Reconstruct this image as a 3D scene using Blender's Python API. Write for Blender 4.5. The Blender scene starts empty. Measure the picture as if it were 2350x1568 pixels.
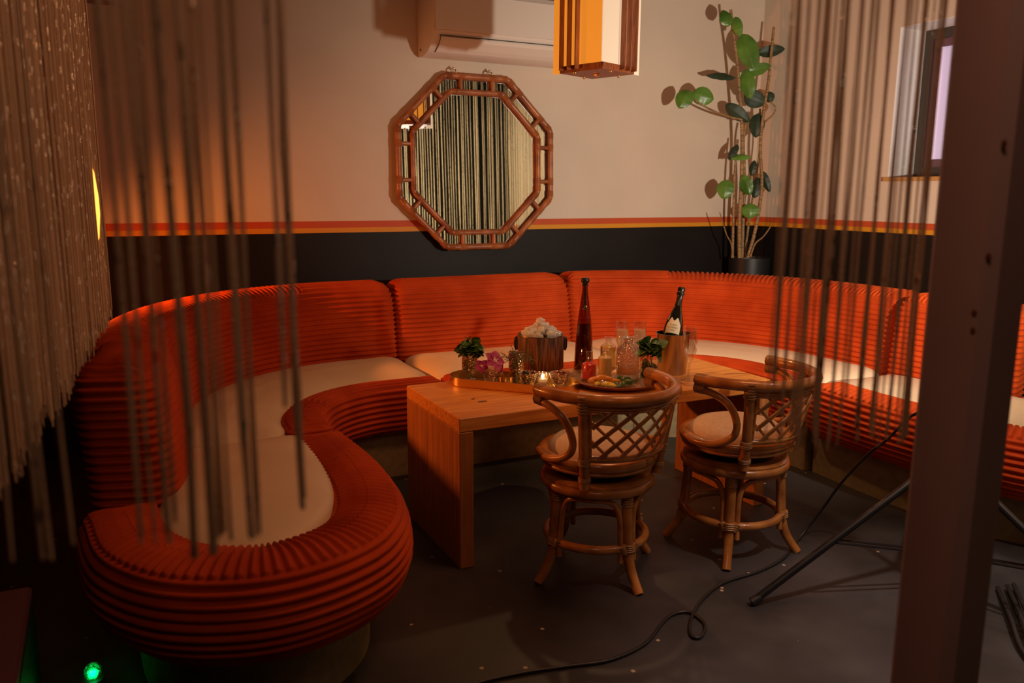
import bpy, math, random
import numpy as np
from mathutils import Matrix, Vector
PI = math.pi
K = 0.87            # one survey unit in metres
random.seed(7); RNG = np.random.default_rng(7)
SC = bpy.context.scene
COL = SC.collection
# ------------------------------------------------------------------ camera
FPX = 1880.0; PITCH = math.radians(10.35); ROLL = math.radians(0.3); YAW = math.radians(26.6); HC = 1.55
_Fh = np.array([math.sin(YAW), math.cos(YAW), 0]); _Rh = np.array([math.cos(YAW), -math.sin(YAW), 0]); _Z = np.array([0, 0, 1.])
CF = _Fh*math.cos(PITCH) - _Z*math.sin(PITCH); _U0 = _Fh*math.sin(PITCH) + _Z*math.cos(PITCH)
CR = math.cos(ROLL)*_Rh + math.sin(ROLL)*_U0; CU = -math.sin(ROLL)*_Rh + math.cos(ROLL)*_U0
CC = np.array([0, 0, HC])
def at(x, y, X=None, Y=None, Z=None, D=None):
    """survey of the photograph: where the line of sight of a point meets a known plane"""
    d = CF + CR*(x-1175)/FPX - CU*(y-784)/FPX
    t = X/d[0] if X is not None else Y/d[1] if Y is not None else (Z-HC)/d[2] if Z is not None else D
    return CC + d*t
cam = bpy.data.cameras.new('camera'); cam.sensor_width = 36; cam.lens = FPX*36/2350
cam.clip_start = 0.02; cam.clip_end = 60
co = bpy.data.objects.new('camera', cam); COL.objects.link(co); SC.camera = co
co.matrix_world = Matrix(((CR[0], CU[0], -CF[0], 0), (CR[1], CU[1], -CF[1], 0), (CR[2], CU[2], -CF[2], HC*K), (0, 0, 0, 1)))
cam.dof.use_dof = True; cam.dof.focus_distance = 3.95*K; cam.dof.aperture_fstop = 3.7
# ------------------------------------------------------------------ world and exposure
W = bpy.data.worlds.new('world'); SC.world = W; W.use_nodes = True
W.node_tree.nodes['Background'].inputs[0].default_value = (0.9, 0.5, 0.4, 1)
W.node_tree.nodes['Background'].inputs[1].default_value = 0.0
vs = SC.view_settings; SC.display_settings.display_device = 'sRGB'
vs.view_transform = 'Standard'; vs.look = 'None'; vs.exposure = 0.0; vs.gamma = 1.0; vs.use_curve_mapping = False
SC.cycles.max_bounces = 10; SC.cycles.transparent_max_bounces = 16; SC.cycles.transmission_bounces = 10
SC.cycles.use_denoising = True; SC.cycles.sample_clamp_indirect = 4
KEY_W = 250.0; SCONCE_W = 10.0; PENDANT_E = 1.0
KEYP = (3.18, 1.42, 1.50); SCONP = (-0.10, 4.72, 1.49)
def lamp(name, kind, loc, power, color, size=0.05, rot=None, spot=None, blend=0.3):
    l = bpy.data.lights.new(name, kind); l.energy = power; l.color = color
    if kind == 'AREA': l.size = size
    else: l.shadow_soft_size = size
    if kind == 'SPOT': l.spot_size = spot; l.spot_blend = blend
    o = bpy.data.objects.new(name, l); COL.objects.link(o); o.location = Vector(loc)*K
    if rot is not None:
        d = Vector(rot) - Vector(loc); o.rotation_euler = d.to_track_quat('-Z', 'Y').to_euler()
    return o
lamp('key_light', 'SPOT', KEYP, KEY_W, (1.0, 0.86, 0.70), 0.035, rot=(4.35, 5.2, 1.6), spot=math.radians(106), blend=1.0)  # inferred key lamp, placed from the cast shadows, apart from the stand
lamp('mirror_curtain_fill', 'SPOT', (3.5, 1.7, 1.6), 26.0, (0.98, 1.0, 0.68), 0.04, rot=(4.1, .78, 1.55), spot=math.radians(130), blend=1.0)  # added spot to brighten the strings reflected in the mirror
lamp('floor_fill_spot', 'SPOT', (2.6, .95, 3.25), 260.0, (1.0, 0.74, 0.62), 0.06, rot=(2.6, 1.35, 0), spot=math.radians(54), blend=1.0)  # added fill for the floor at lower right, no fixture there
lamp('strings_post_fill', 'AREA', (.3, .3, 2.9), 4.6, (1.0, 0.52, 0.33), 0.5, rot=(.1, 1.8, 1.1))  # unseen fill put in to lift the left strings and the post
lamp('warm_overhead_fill', 'AREA', (2.1, 2.1, 3.25), 15.0, (1.0, 0.40, 0.16), 0.6, rot=(1.9, 2.3, 0.0))  # invented overhead fill warming the sofa seats and table
lamp('upper_curtain_fill', 'SPOT', (3.3, 2.9, 3.1), 220.0, (1.0, 0.98, 0.72), 0.05, rot=(4.3, .78, 1.55), spot=math.radians(95), blend=1.0)  # extra unseen spot tinting the mirrored string curtain
lamp('side_spot', 'SPOT', (-0.8, 4.78, 1.52), 165.0, (1.0, 0.27, 0.05), 0.03, rot=(2.2, 4.3, 0.65), spot=math.radians(100), blend=1.0)
# ------------------------------------------------------------------ materials
def nt(m): return m.node_tree.nodes, m.node_tree.links
def mat(name, col, rough=0.5, metal=0.0, **kw):
    m = bpy.data.materials.new(name); m.use_nodes = True; n, l = nt(m); b = n['Principled BSDF']
    b.inputs['Base Color'].default_value = (*col, 1); b.inputs['Roughness'].default_value = rough; b.inputs['Metallic'].default_value = metal
    for k, v in kw.items():
        b.inputs[k.replace('_', ' ')].default_value = v
    return m
def noisy(m, c1, c2, scale=8, stretch=(1, 1, 1), detail=6, coord='Object', bump=0.0, rough=None, lo=0.35, hi=0.65, bdist=0.002):
    n, l = nt(m); b = n['Principled BSDF']
    tc = n.new('ShaderNodeTexCoord'); mp = n.new('ShaderNodeMapping'); mp.inputs['Scale'].default_value = stretch
    no = n.new('ShaderNodeTexNoise'); no.inputs['Scale'].default_value = scale; no.inputs['Detail'].default_value = detail
    cr = n.new('ShaderNodeValToRGB'); cr.color_ramp.elements[0].position = lo; cr.color_ramp.elements[1].position = hi
    cr.color_ramp.elements[0].color = (*c1, 1); cr.color_ramp.elements[1].color = (*c2, 1)
    l.new(tc.outputs[coord], mp.inputs[0]); l.new(mp.outputs[0], no.inputs[0]); l.new(no.outputs[0], cr.inputs[0]); l.new(cr.outputs[0], b.inputs['Base Color'])
    if bump:
        bp = n.new('ShaderNodeBump'); bp.inputs['Strength'].default_value = bump; bp.inputs['Distance'].default_value = bdist
        l.new(no.outputs[0], bp.inputs['Height']); l.new(bp.outputs[0], b.inputs['Normal'])
    return m
M = {}
def velvet():
    m = mat('rust_velvet', (0.42, 0.075, 0.018), 0.75); n, l = nt(m); b = n['Principled BSDF']
    noisy(m, (0.38, 0.037, 0.003), (0.53, 0.062, 0.007), 5, detail=8, bump=0.0)
    b.inputs['Specular IOR Level'].default_value = 0.15; b.inputs['Sheen Weight'].default_value = 0.2; b.inputs['Sheen Roughness'].default_value = 0.35
    b.inputs['Sheen Tint'].default_value = (1.0, 0.35, 0.12, 1)
    return m
M['velvet'] = velvet()
M['cream'] = noisy(mat('cream_leatherette', (0.66, 0.49, 0.33), 0.5), (0.70, 0.52, 0.34), (0.78, 0.60, 0.41), 3, bump=0.12, bdist=0.004)
M['plinth'] = noisy(mat('raw_board', (0.16, 0.12, 0.06), 0.75), (0.24, 0.18, 0.085), (0.32, 0.245, 0.125), 30, bump=0.1)
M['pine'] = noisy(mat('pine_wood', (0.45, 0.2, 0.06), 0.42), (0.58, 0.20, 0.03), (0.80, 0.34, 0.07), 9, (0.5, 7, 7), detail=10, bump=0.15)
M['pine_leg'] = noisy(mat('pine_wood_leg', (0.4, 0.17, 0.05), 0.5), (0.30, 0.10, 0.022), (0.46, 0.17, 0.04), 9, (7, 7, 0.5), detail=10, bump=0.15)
M['knot'] = mat('pine_knot', (0.13, 0.045, 0.018), 0.6)
M['rattan'] = noisy(mat('rattan_cane', (0.42, 0.15, 0.04), 0.3), (0.34, 0.12, 0.024), (0.62, 0.25, 0.06), 14, detail=5, bump=0.08)
M['rattan'].node_tree.nodes['Principled BSDF'].inputs['Coat Weight'].default_value = 0.35
M['wrap'] = noisy(mat('rattan_binding', (0.42, 0.2, 0.07), 0.45), (0.30, 0.13, 0.04), (0.52, 0.26, 0.09), 60, (1, 1, 6), bump=0.5)
M['mirror_wood'] = noisy(mat('mirror_bamboo', (0.36, 0.11, 0.03), 0.35), (0.22, 0.06, 0.018), (0.42, 0.14, 0.04), 12, bump=0.08)
M['seatfab'] = noisy(mat('beige_upholstery', (0.42, 0.30, 0.2), 0.85), (0.60, 0.46, 0.33), (0.68, 0.53, 0.39), 60, bump=0.1)
M['black'] = mat('black_rubber', (0.012, 0.011, 0.011), 0.45)
M['blackmetal'] = mat('black_metal', (0.015, 0.014, 0.014), 0.35, 0.3)
M['white'] = mat('white_plastic', (0.74, 0.66, 0.58), 0.38)
M['grey'] = mat('grey_plastic', (0.12, 0.1, 0.09), 0.5)
M['gap'] = mat('dark_gap', (0.02, 0.016, 0.014), 0.7)
M['steel'] = mat('brushed_steel', (0.46, 0.38, 0.30), 0.25, 1.0)
M['chrome'] = mat('chrome', (0.8, 0.75, 0.7), 0.12, 1.0)
M['brass'] = mat('satin_brass', (0.85, 0.58, 0.24), 0.24, 1.0)
M['copper'] = noisy(mat('hammered_copper', (0.36, 0.2, 0.12), 0.42, 0.8), (0.42, 0.22, 0.12), (0.56, 0.31, 0.17), 40, bump=0.6, bdist=0.003)
M['mirror'] = mat('mirror_silver', (0.88, 0.88, 0.84), 0.015, 1.0)
def thin_glass(name, tint, gloss=0.03, bump=0, scale=110, boost=1.0, glasspart=0.0, gtint=(1, 1, 1)):
    """thin glassware: clear straight-through light with surface reflections"""
    m = bpy.data.materials.new(name); m.use_nodes = True; n, l = nt(m); n.remove(n['Principled BSDF']); out = n['Material Output']
    tr = n.new('ShaderNodeBsdfTransparent'); tr.inputs[0].default_value = (*tint, 1)
    gl = n.new('ShaderNodeBsdfGlossy'); gl.inputs['Roughness'].default_value = gloss; gl.inputs[0].default_value = (1, 1, 1, 1)
    fr = n.new('ShaderNodeLayerWeight'); fr.inputs[0].default_value = 0.5; pw = n.new('ShaderNodeMath'); pw.operation = 'POWER'; pw.inputs[1].default_value = 3.5; l.new(fr.outputs['Facing'], pw.inputs[0]); ad = n.new('ShaderNodeMath'); ad.operation = 'MULTIPLY_ADD'; ad.inputs[1].default_value = .55; ad.inputs[2].default_value = .045; l.new(pw.outputs[0], ad.inputs[0]); base = tr.outputs[0]
    if glasspart:
        g = n.new('ShaderNodeBsdfGlass'); g.inputs['IOR'].default_value = 1.3; g.inputs['Roughness'].default_value = .02; g.inputs[0].default_value = (*gtint, 1)
        mg = n.new('ShaderNodeMixShader'); mg.inputs[0].default_value = glasspart; l.new(tr.outputs[0], mg.inputs[1]); l.new(g.outputs[0], mg.inputs[2]); base = mg.outputs[0]
    mu = n.new('ShaderNodeMath'); mu.operation = 'MULTIPLY'; mu.inputs[1].default_value = boost; mu.use_clamp = True; l.new(ad.outputs[0], mu.inputs[0])
    mx = n.new('ShaderNodeMixShader'); l.new(mu.outputs[0], mx.inputs[0]); l.new(base, mx.inputs[1]); l.new(gl.outputs[0], mx.inputs[2]); l.new(mx.outputs[0], out.inputs[0])
    if bump:
        tc = n.new('ShaderNodeTexCoord'); vo = n.new('ShaderNodeTexVoronoi'); vo.inputs['Scale'].default_value = scale
        bp = n.new('ShaderNodeBump'); bp.inputs['Strength'].default_value = bump; bp.inputs['Distance'].default_value = 0.004
        l.new(tc.outputs['Object'], vo.inputs[0]); l.new(vo.outputs[0], bp.inputs['Height'])
        for q in ([gl, fr]+([g] if glasspart else [])): l.new(bp.outputs[0], q.inputs['Normal'])
    return m
M['glass'] = thin_glass('clear_glass', (0.97, 0.96, 0.94), boost=1.5)
M['cut'] = thin_glass('cut_crystal', (0.95, 0.92, 0.87), .05, .8, 110, 3.5, .5, (.98, .96, .92))
M['amberglass'] = thin_glass('amber_glass', (0.46, 0.24, 0.10), .04, boost=1.6)
M['darkglass'] = mat('dark_green_glass', (0.006, 0.006, 0.003), 0.07, Coat_Weight=0.6)
M['juice_red'] = mat('red_syrup', (0.95, 0.03, 0.025), 0.3, Alpha=0.85)
M['juice_cream'] = mat('cream_juice', (0.85, 0.64, 0.28), 0.4)
M['juice_yellow'] = mat('yellow_juice', (0.8, 0.46, 0.09), 0.4)
M['liqueur'] = thin_glass('pale_spirit', (0.93, 0.74, 0.42), boost=1.5)
M['wine'] = mat('sparkling_wine', (0.8, 0.6, 0.36), 0.2, Alpha=0.45)
M['ice'] = mat('ice', (0.95, 0.90, 0.84), 0.1, Transmission_Weight=0.5, IOR=1.31, Subsurface_Weight=0.2)
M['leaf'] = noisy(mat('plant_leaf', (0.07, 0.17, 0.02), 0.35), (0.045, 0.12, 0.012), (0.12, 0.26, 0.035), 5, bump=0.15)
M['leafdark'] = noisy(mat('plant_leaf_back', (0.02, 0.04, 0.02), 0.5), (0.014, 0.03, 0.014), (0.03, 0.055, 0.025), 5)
M['stem'] = noisy(mat('plant_stem', (0.28, 0.16, 0.06), 0.6), (0.15, 0.08, 0.03), (0.38, 0.23, 0.09), 25, (1, 1, 4), bump=0.4)
M['mint'] = noisy(mat('mint_leaf', (0.06, 0.14, 0.025), 0.45), (0.03, 0.085, 0.012), (0.12, 0.24, 0.04), 30)
M['dill'] = mat('dill_frond', (0.035, 0.065, 0.018), 0.6)
M['petal'] = noisy(mat('orchid_petal', (0.42, 0.02, 0.16), 0.5), (0.36, 0.01, 0.12), (0.55, 0.04, 0.25), 40)
M['petalc'] = mat('orchid_centre', (0.8, 0.6, 0.62), 0.5)
M['berry'] = mat('blackberry', (0.012, 0.006, 0.01), 0.3)
M['redgarnish'] = mat('red_garnish', (0.16, 0.012, 0.01), 0.4)
M['orange'] = mat('orange_slice', (0.78, 0.28, 0.02), 0.4, Subsurface_Weight=0.1)
M['lemon'] = mat('lemon_slice', (0.85, 0.58, 0.05), 0.35, Subsurface_Weight=0.1)
M['lime'] = mat('lime_wedge', (0.07, 0.12, 0.02), 0.35)
M['limeflesh'] = mat('lime_flesh', (0.22, 0.26, 0.06), 0.35)
M['label'] = mat('champagne_label', (0.55, 0.45, 0.28), 0.6)
M['ink'] = mat('label_ink', (0.06, 0.045, 0.02), 0.6)
M['gold'] = mat('gold_foil', (0.7, 0.45, 0.15), 0.3, 1.0)
M['foil'] = noisy(mat('black_foil', (0.02, 0.018, 0.015), 0.3, 0.5), (0.012, 0.011, 0.01), (0.035, 0.03, 0.02), 50, bump=0.6)
M['woodslat'] = noisy(mat('walnut_slat', (0.3, 0.09, 0.025), 0.45), (0.2, 0.05, 0.014), (0.38, 0.12, 0.035), 20, (6, 6, 0.6), bump=0.1)
M['icewood'] = noisy(mat('ice_bucket_veneer', (0.3, 0.12, 0.045), 0.62), (0.022, 0.007, 0.003), (0.22, 0.07, 0.022), 16, (9, 9, 0.6), detail=8, bump=0.1, lo=0.38, hi=0.62)
M['post'] = noisy(mat('painted_timber', (0.32, 0.22, 0.2), 0.65), (0.44, 0.30, 0.28), (0.52, 0.36, 0.34), 3, (1, 1, 0.4), bump=0.1)
M['sill'] = mat('timber_sill', (0.5, 0.25, 0.08), 0.5)
M['frame_dark'] = mat('dark_window_frame', (0.035, 0.028, 0.022), 0.5)
def emis(name, col, s, base=(0.5, 0.5, 0.5), sscale=None):
    m = mat(name, base, 0.4); b = m.node_tree.nodes['Principled BSDF']
    b.inputs['Emission Color'].default_value = (*col, 1); b.inputs['Emission Strength'].default_value = s
    return m
M['amberpanel'] = emis('amber_acrylic', (1.0, 0.34, 0.03), 0.62*PENDANT_E, (0.5, 0.22, 0.04))
M['whitepanel'] = emis('opal_acrylic', (1.0, 0.73, 0.47), 0.55*PENDANT_E, (0.5, 0.42, 0.33))
M['glint_glow'] = emis('amber_glint_glow', (1.0, 0.36, 0.04), 3.0)  # emission stands in for a glint on the strings
M['flame'] = emis('candle_flame', (1.0, 0.62, 0.28), 30.0)
M['green_glow'] = emis('green_led', (0.0, 1.0, 0.12), 8.0)
M['bulb'] = emis('stand_bulb', (1.0, 0.8, 0.62), 12.0)
def string_mat():
    m = mat('tinsel_string', (0.30, 0.19, 0.10), 0.45, 0.2); n, l = nt(m); b = n['Principled BSDF']
    tc = n.new('ShaderNodeTexCoord'); vo = n.new('ShaderNodeTexVoronoi'); vo.inputs['Scale'].default_value = 95
    mp = n.new('ShaderNodeMapping'); mp.inputs['Scale'].default_value = (1, 1, 0.45)
    lt = n.new('ShaderNodeMath'); lt.operation = 'LESS_THAN'; lt.inputs[1].default_value = 0.34
    sep = n.new('ShaderNodeSeparateColor'); gt = n.new('ShaderNodeMath'); gt.operation = 'GREATER_THAN'; gt.inputs[1].default_value = 0.55
    mu = n.new('ShaderNodeMath'); mu.operation = 'MULTIPLY'
    mx = n.new('ShaderNodeMix'); mx.data_type = 'RGBA'; mx.inputs[6].default_value = (0.60, 0.42, 0.26, 1); mx.inputs[7].default_value = (1.0, 0.93, 0.8, 1)
    rr = n.new('ShaderNodeMapRange'); rr.inputs[3].default_value = 0.5; rr.inputs[4].default_value = 0.2
    nm = n.new('ShaderNodeTexNoise'); nm.inputs['Scale'].default_value = 400
    bp = n.new('ShaderNodeBump'); bp.inputs['Strength'].default_value = 0.8; bp.inputs['Distance'].default_value = 0.002
    l.new(tc.outputs['Object'], mp.inputs[0]); l.new(mp.outputs[0], vo.inputs[0]); l.new(vo.outputs['Distance'], lt.inputs[0])
    l.new(vo.outputs['Color'], sep.inputs[0]); l.new(sep.outputs[0], gt.inputs[0]); l.new(lt.outputs[0], mu.inputs[0]); l.new(gt.outputs[0], mu.inputs[1])
    l.new(mu.outputs[0], mx.inputs[0]); l.new(mx.outputs[2], b.inputs['Base Color']); l.new(mu.outputs[0], b.inputs['Metallic'])
    l.new(mu.outputs[0], rr.inputs[0]); l.new(rr.outputs[0], b.inputs['Roughness'])
    l.new(tc.outputs['Object'], nm.inputs[0]); l.new(nm.outputs[0], bp.inputs['Height']); l.new(bp.outputs[0], b.inputs['Normal'])
    return m
M['string'] = string_mat()
def wall_mat():
    m = mat('painted_wall_with_stripes', (0.6, 0.5, 0.4), 0.55); n, l = nt(m); b = n['Principled BSDF']
    g = n.new('ShaderNodeNewGeometry'); s = n.new('ShaderNodeSeparateXYZ'); l.new(g.outputs['Position'], s.inputs[0])
    no = n.new('ShaderNodeTexNoise'); no.inputs['Scale'].default_value = 2.2; no.inputs['Detail'].default_value = 7; l.new(g.outputs['Position'], no.inputs[0])
    def ramp(a, c):
        r = n.new('ShaderNodeValToRGB'); r.color_ramp.elements[0].color = (*a, 1); r.color_ramp.elements[1].color = (*c, 1)
        r.color_ramp.elements[0].position = .35; r.color_ramp.elements[1].position = .7; l.new(no.outputs[0], r.inputs[0]); return r.outputs[0]
    cols = [ramp((0.006, 0.0045, 0.004), (0.013, 0.009, 0.0075)), ramp((0.62, 0.25, 0.015), (0.68, 0.29, 0.02)), ramp((0.50, 0.075, 0.02), (0.55, 0.09, 0.025)), ramp((0.64, 0.52, 0.41), (0.69, 0.57, 0.45))]
    cur = cols[0]
    for z, c in ((ZST[0], cols[1]), (ZST[1], cols[2]), (ZST[2], cols[3])):
        gt = n.new('ShaderNodeMath'); gt.operation = 'GREATER_THAN'; gt.inputs[1].default_value = z*K; l.new(s.outputs[2], gt.inputs[0])
        mx = n.new('ShaderNodeMix'); mx.data_type = 'RGBA'; l.new(gt.outputs[0], mx.inputs[0]); l.new(cur, mx.inputs[6]); l.new(c, mx.inputs[7]); cur = mx.outputs[2]
    l.new(cur, b.inputs['Base Color']); b.inputs['Specular IOR Level'].default_value = 0.22
    n2 = n.new('ShaderNodeTexNoise'); n2.inputs['Scale'].default_value = 90; l.new(g.outputs['Position'], n2.inputs[0])
    bp = n.new('ShaderNodeBump'); bp.inputs['Strength'].default_value = 0.12; bp.inputs['Distance'].default_value = 0.003
    l.new(n2.outputs[0], bp.inputs['Height']); l.new(bp.outputs[0], b.inputs['Normal'])
    return m
ZST = (1.279, 1.311, 1.355)
M['wall'] = wall_mat()
M['darkwall'] = mat('dark_wall_tone', (0.008, 0.007, 0.006), 0.8)
M['ceiling'] = mat('ceiling_paint', (0.25, 0.18, 0.14), 0.8)
def floor_mat():
    m = mat('sealed_dark_concrete', (0.03, 0.027, 0.025), 0.5); n, l = nt(m); b = n['Principled BSDF']
    noisy(m, (0.014, 0.013, 0.0135), (0.046, 0.044, 0.046), 2.5, detail=9, bump=0.1, coord='Object')
    base = b.inputs['Base Color'].links[0].from_socket
    tc = n.new('ShaderNodeTexCoord'); vo = n.new('ShaderNodeTexVoronoi'); vo.inputs['Scale'].default_value = 9
    nz = n.new('ShaderNodeTexNoise'); nz.inputs['Scale'].default_value = 40
    lt = n.new('ShaderNodeMath'); lt.operation = 'LESS_THAN'; lt.inputs[1].default_value = 0.07
    ad = n.new('ShaderNodeMath'); ad.operation = 'MULTIPLY_ADD'; ad.inputs[1].default_value = 0.06; ad.inputs[2].default_value = -0.02
    a2 = n.new('ShaderNodeMath'); a2.operation = 'ADD'
    mx = n.new('ShaderNodeMix'); mx.data_type = 'RGBA'; mx.inputs[7].default_value = (0.42, 0.3, 0.2, 1)
    l.new(tc.outputs['Object'], vo.inputs[0]); l.new(tc.outputs['Object'], nz.inputs[0]); l.new(nz.outputs[0], ad.inputs[0]); l.new(vo.outputs[0], a2.inputs[0]); l.new(ad.outputs[0], a2.inputs[1])
    l.new(a2.outputs[0], lt.inputs[0]); l.new(lt.outputs[0], mx.inputs[0]); l.new(base, mx.inputs[6]); l.new(mx.outputs[2], b.inputs['Base Color'])
    return m
M['floor'] = floor_mat()
# ------------------------------------------------------------------ mesh helpers
def mk(name, V, F, m, parent=None, smooth=True, orig=(0, 0, 0)):
    V = (np.asarray(V, dtype=float) - np.asarray(orig))*K
    me = bpy.data.meshes.new(name)
    me.from_pydata(V.tolist(), [], F if isinstance(F, list) else F.tolist()); me.update()
    me.materials.append(M[m] if isinstance(m, str) else m)
    me.polygons.foreach_set('use_smooth', [smooth]*len(me.polygons))
    o = bpy.data.objects.new(name, me); COL.objects.link(o)
    if parent is not None: o.parent = parent
    elif any(orig): o.location = Vector(orig)*K
    return o
def root(name, label, cat, loc=(0, 0, 0), rz=0, group=None):
    o = bpy.data.objects.new(name, None); COL.objects.link(o); o.location = Vector(loc)*K; o.rotation_euler = (0, 0, rz); o.empty_display_size = 0.05
    return tag(o, label, cat, group)
def tag(o, label, cat, group=None, kind=None):
    if label: o['label'] = label; o['category'] = cat
    if group: o['group'] = group
    if kind: o['kind'] = kind
    return o
class MB:
    """collects pieces of one part"""
    def __init__(s): s.V = []; s.F = []
    def add(s, V, F):
        k = len(s.V); s.V.extend([tuple(v) for v in V]); s.F.extend([tuple(i+k for i in f) for f in F]); return s
    def box(s, a, b, bev=0.0):
        x0, y0, z0 = a; x1, y1, z1 = b
        if bev <= 0:
            V = [(x, y, z) for z in (z0, z1) for y in (y0, y1) for x in (x0, x1)]
            return s.add(V, [(0, 2, 3, 1), (4, 5, 7, 6), (0, 1, 5, 4), (2, 6, 7, 3), (0, 4, 6, 2), (1, 3, 7, 5)])
        V = []; idx = {}
        for i, x in ((0, x0), (1, x1)):
            for j, y in ((0, y0), (1, y1)):
                for k, z in ((0, z0), (1, z1)):
                    sx = 1 if i == 0 else -1; sy = 1 if j == 0 else -1; sz = 1 if k == 0 else -1
                    idx[i, j, k] = len(V)
                    V += [(x, y+sy*bev, z+sz*bev), (x+sx*bev, y, z+sz*bev), (x+sx*bev, y+sy*bev, z)]
        g = lambda i, j, k, a: idx[i, j, k]+a
        F = []
        for i in (0, 1): F.append((g(i, 0, 0, 0), g(i, 1, 0, 0), g(i, 1, 1, 0), g(i, 0, 1, 0))[::(-1 if i == 0 else 1)])
        for j in (0, 1): F.append((g(0, j, 0, 1), g(1, j, 0, 1), g(1, j, 1, 1), g(0, j, 1, 1))[::(1 if j == 0 else -1)])
        for k in (0, 1): F.append((g(0, 0, k, 2), g(1, 0, k, 2), g(1, 1, k, 2), g(0, 1, k, 2))[::(-1 if k == 0 else 1)])
        for j in (0, 1):
            for k in (0, 1): F.append((g(0, j, k, 1), g(1, j, k, 1), g(1, j, k, 2), g(0, j, k, 2)))
            for i in (0, 1): F.append((g(i, j, 0, 0), g(i, j, 1, 0), g(i, j, 1, 1), g(i, j, 0, 1)))
        for i in (0, 1):
            for k in (0, 1): F.append((g(i, 0, k, 0), g(i, 1, k, 0), g(i, 1, k, 2), g(i, 0, k, 2)))
            for j in (0, 1):
                for k in (0, 1): F.append((g(i, j, k, 0), g(i, j, k, 1), g(i, j, k, 2)))
        return s.add(V, F)
    def tube(s, pts, r, n=10, closed=False, sm=0, cap=True):
        P = np.array(pts, float); R = np.full(len(P), r) if np.isscalar(r) else np.array(r, float)
        if sm: P, R = catmull(P, R, sm, closed)
        m = len(P); T = np.zeros_like(P)
        if closed: T = np.roll(P, -1, 0) - np.roll(P, 1, 0)
        else: T[1:-1] = P[2:]-P[:-2]; T[0] = P[1]-P[0]; T[-1] = P[-1]-P[-2]
        T /= np.linalg.norm(T, axis=1)[:, None]+1e-12
        a = np.array([0, 0, 1.]) if abs(T[0][2]) < .9 else np.array([1., 0, 0]); u = np.cross(T[0], a); u /= np.linalg.norm(u)
        V = []; th = np.arange(n)*2*PI/n
        for i in range(m):
            u = u - T[i]*(u@T[i]); u /= np.linalg.norm(u)+1e-12; w = np.cross(T[i], u)
            V += [tuple(P[i]+R[i]*(math.cos(t)*u+math.sin(t)*w)) for t in th]
        F = []
        for i in range(m if closed else m-1):
            j = (i+1) % m
            for k in range(n): F.append((i*n+k, i*n+(k+1) % n, j*n+(k+1) % n, j*n+k))
        if cap and not closed: F.append(tuple(range(n))[::-1]); F.append(tuple((m-1)*n+k for k in range(n)))
        return s.add(V, F)
    def lathe(s, prof, c=(0, 0, 0), n=32, tilt=None, closed_ends=True, ribs=0, ramp=0):
        V = []; m = len(prof)
        for r, z in prof:
            for k in range(n):
                t = 2*PI*k/n; rr = r*(1+(ramp*math.cos(ribs*t) if ribs else 0)); V.append((rr*math.cos(t), rr*math.sin(t), z))
        V = np.array(V)
        if tilt is not None: V = V @ np.array(tilt).T
        V = V+np.array(c)
        F = [(i*n+k, i*n+(k+1) % n, (i+1)*n+(k+1) % n, (i+1)*n+k) for i in range(m-1) for k in range(n)]
        if closed_ends:
            if prof[0][0] > 1e-5: F.append(tuple(range(n))[::-1])
            if prof[-1][0] > 1e-5: F.append(tuple((m-1)*n+k for k in range(n)))
        return s.add(V, F)
    def sphere(s, c, r, n=10, m=7, sc=(1, 1, 1)):
        V = [(c[0]+r*sc[0]*math.sin(PI*i/m)*math.cos(2*PI*k/n), c[1]+r*sc[1]*math.sin(PI*i/m)*math.sin(2*PI*k/n), c[2]+r*sc[2]*math.cos(PI*i/m)) for i in range(m+1) for k in range(n)]
        F = [(i*n+k, (i+1)*n+k, (i+1)*n+(k+1) % n, i*n+(k+1) % n) for i in range(m) for k in range(n)]
        return s.add(V, F)
    def build(s, name, m, parent=None, smooth=True, orig=(0, 0, 0)):
        o = mk(name, s.V, s.F, m, parent, smooth, orig)
        if smooth: autosmooth(o, 48)
        return o
def catmull(P, R, sub, closed=False):
    n = len(P); out = []; ro = []
    for i in range(n if closed else n-1):
        g = (lambda k: k % n) if closed else (lambda k: min(max(k, 0), n-1))
        p0, p1, p2, p3 = P[g(i-1)], P[g(i)], P[g(i+1)], P[g(i+2)]
        for k in range(sub):
            t = k/sub; out.append(0.5*((2*p1)+(-p0+p2)*t+(2*p0-5*p1+4*p2-p3)*t*t+(-p0+3*p1-3*p2+p3)*t**3)); ro.append(R[g(i)]*(1-t)+R[g(i+1)]*t)
    if not closed: out.append(P[-1]); ro.append(R[-1])
    return np.array(out), np.array(ro)
def autosmooth(o, deg=35):
    me = o.data; me.update()
    try: me.set_sharp_from_angle(angle=math.radians(deg))
    except Exception: pass
    return o
def bx(name, a, b, m, parent=None, bev=0.0, smooth=False, orig=(0, 0, 0)):
    return MB().box(a, b, bev).build(name, m, parent, smooth, orig)
def struct(name, a, b, m): o = bx(name, a, b, m); o['kind'] = 'structure'; return o
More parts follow.
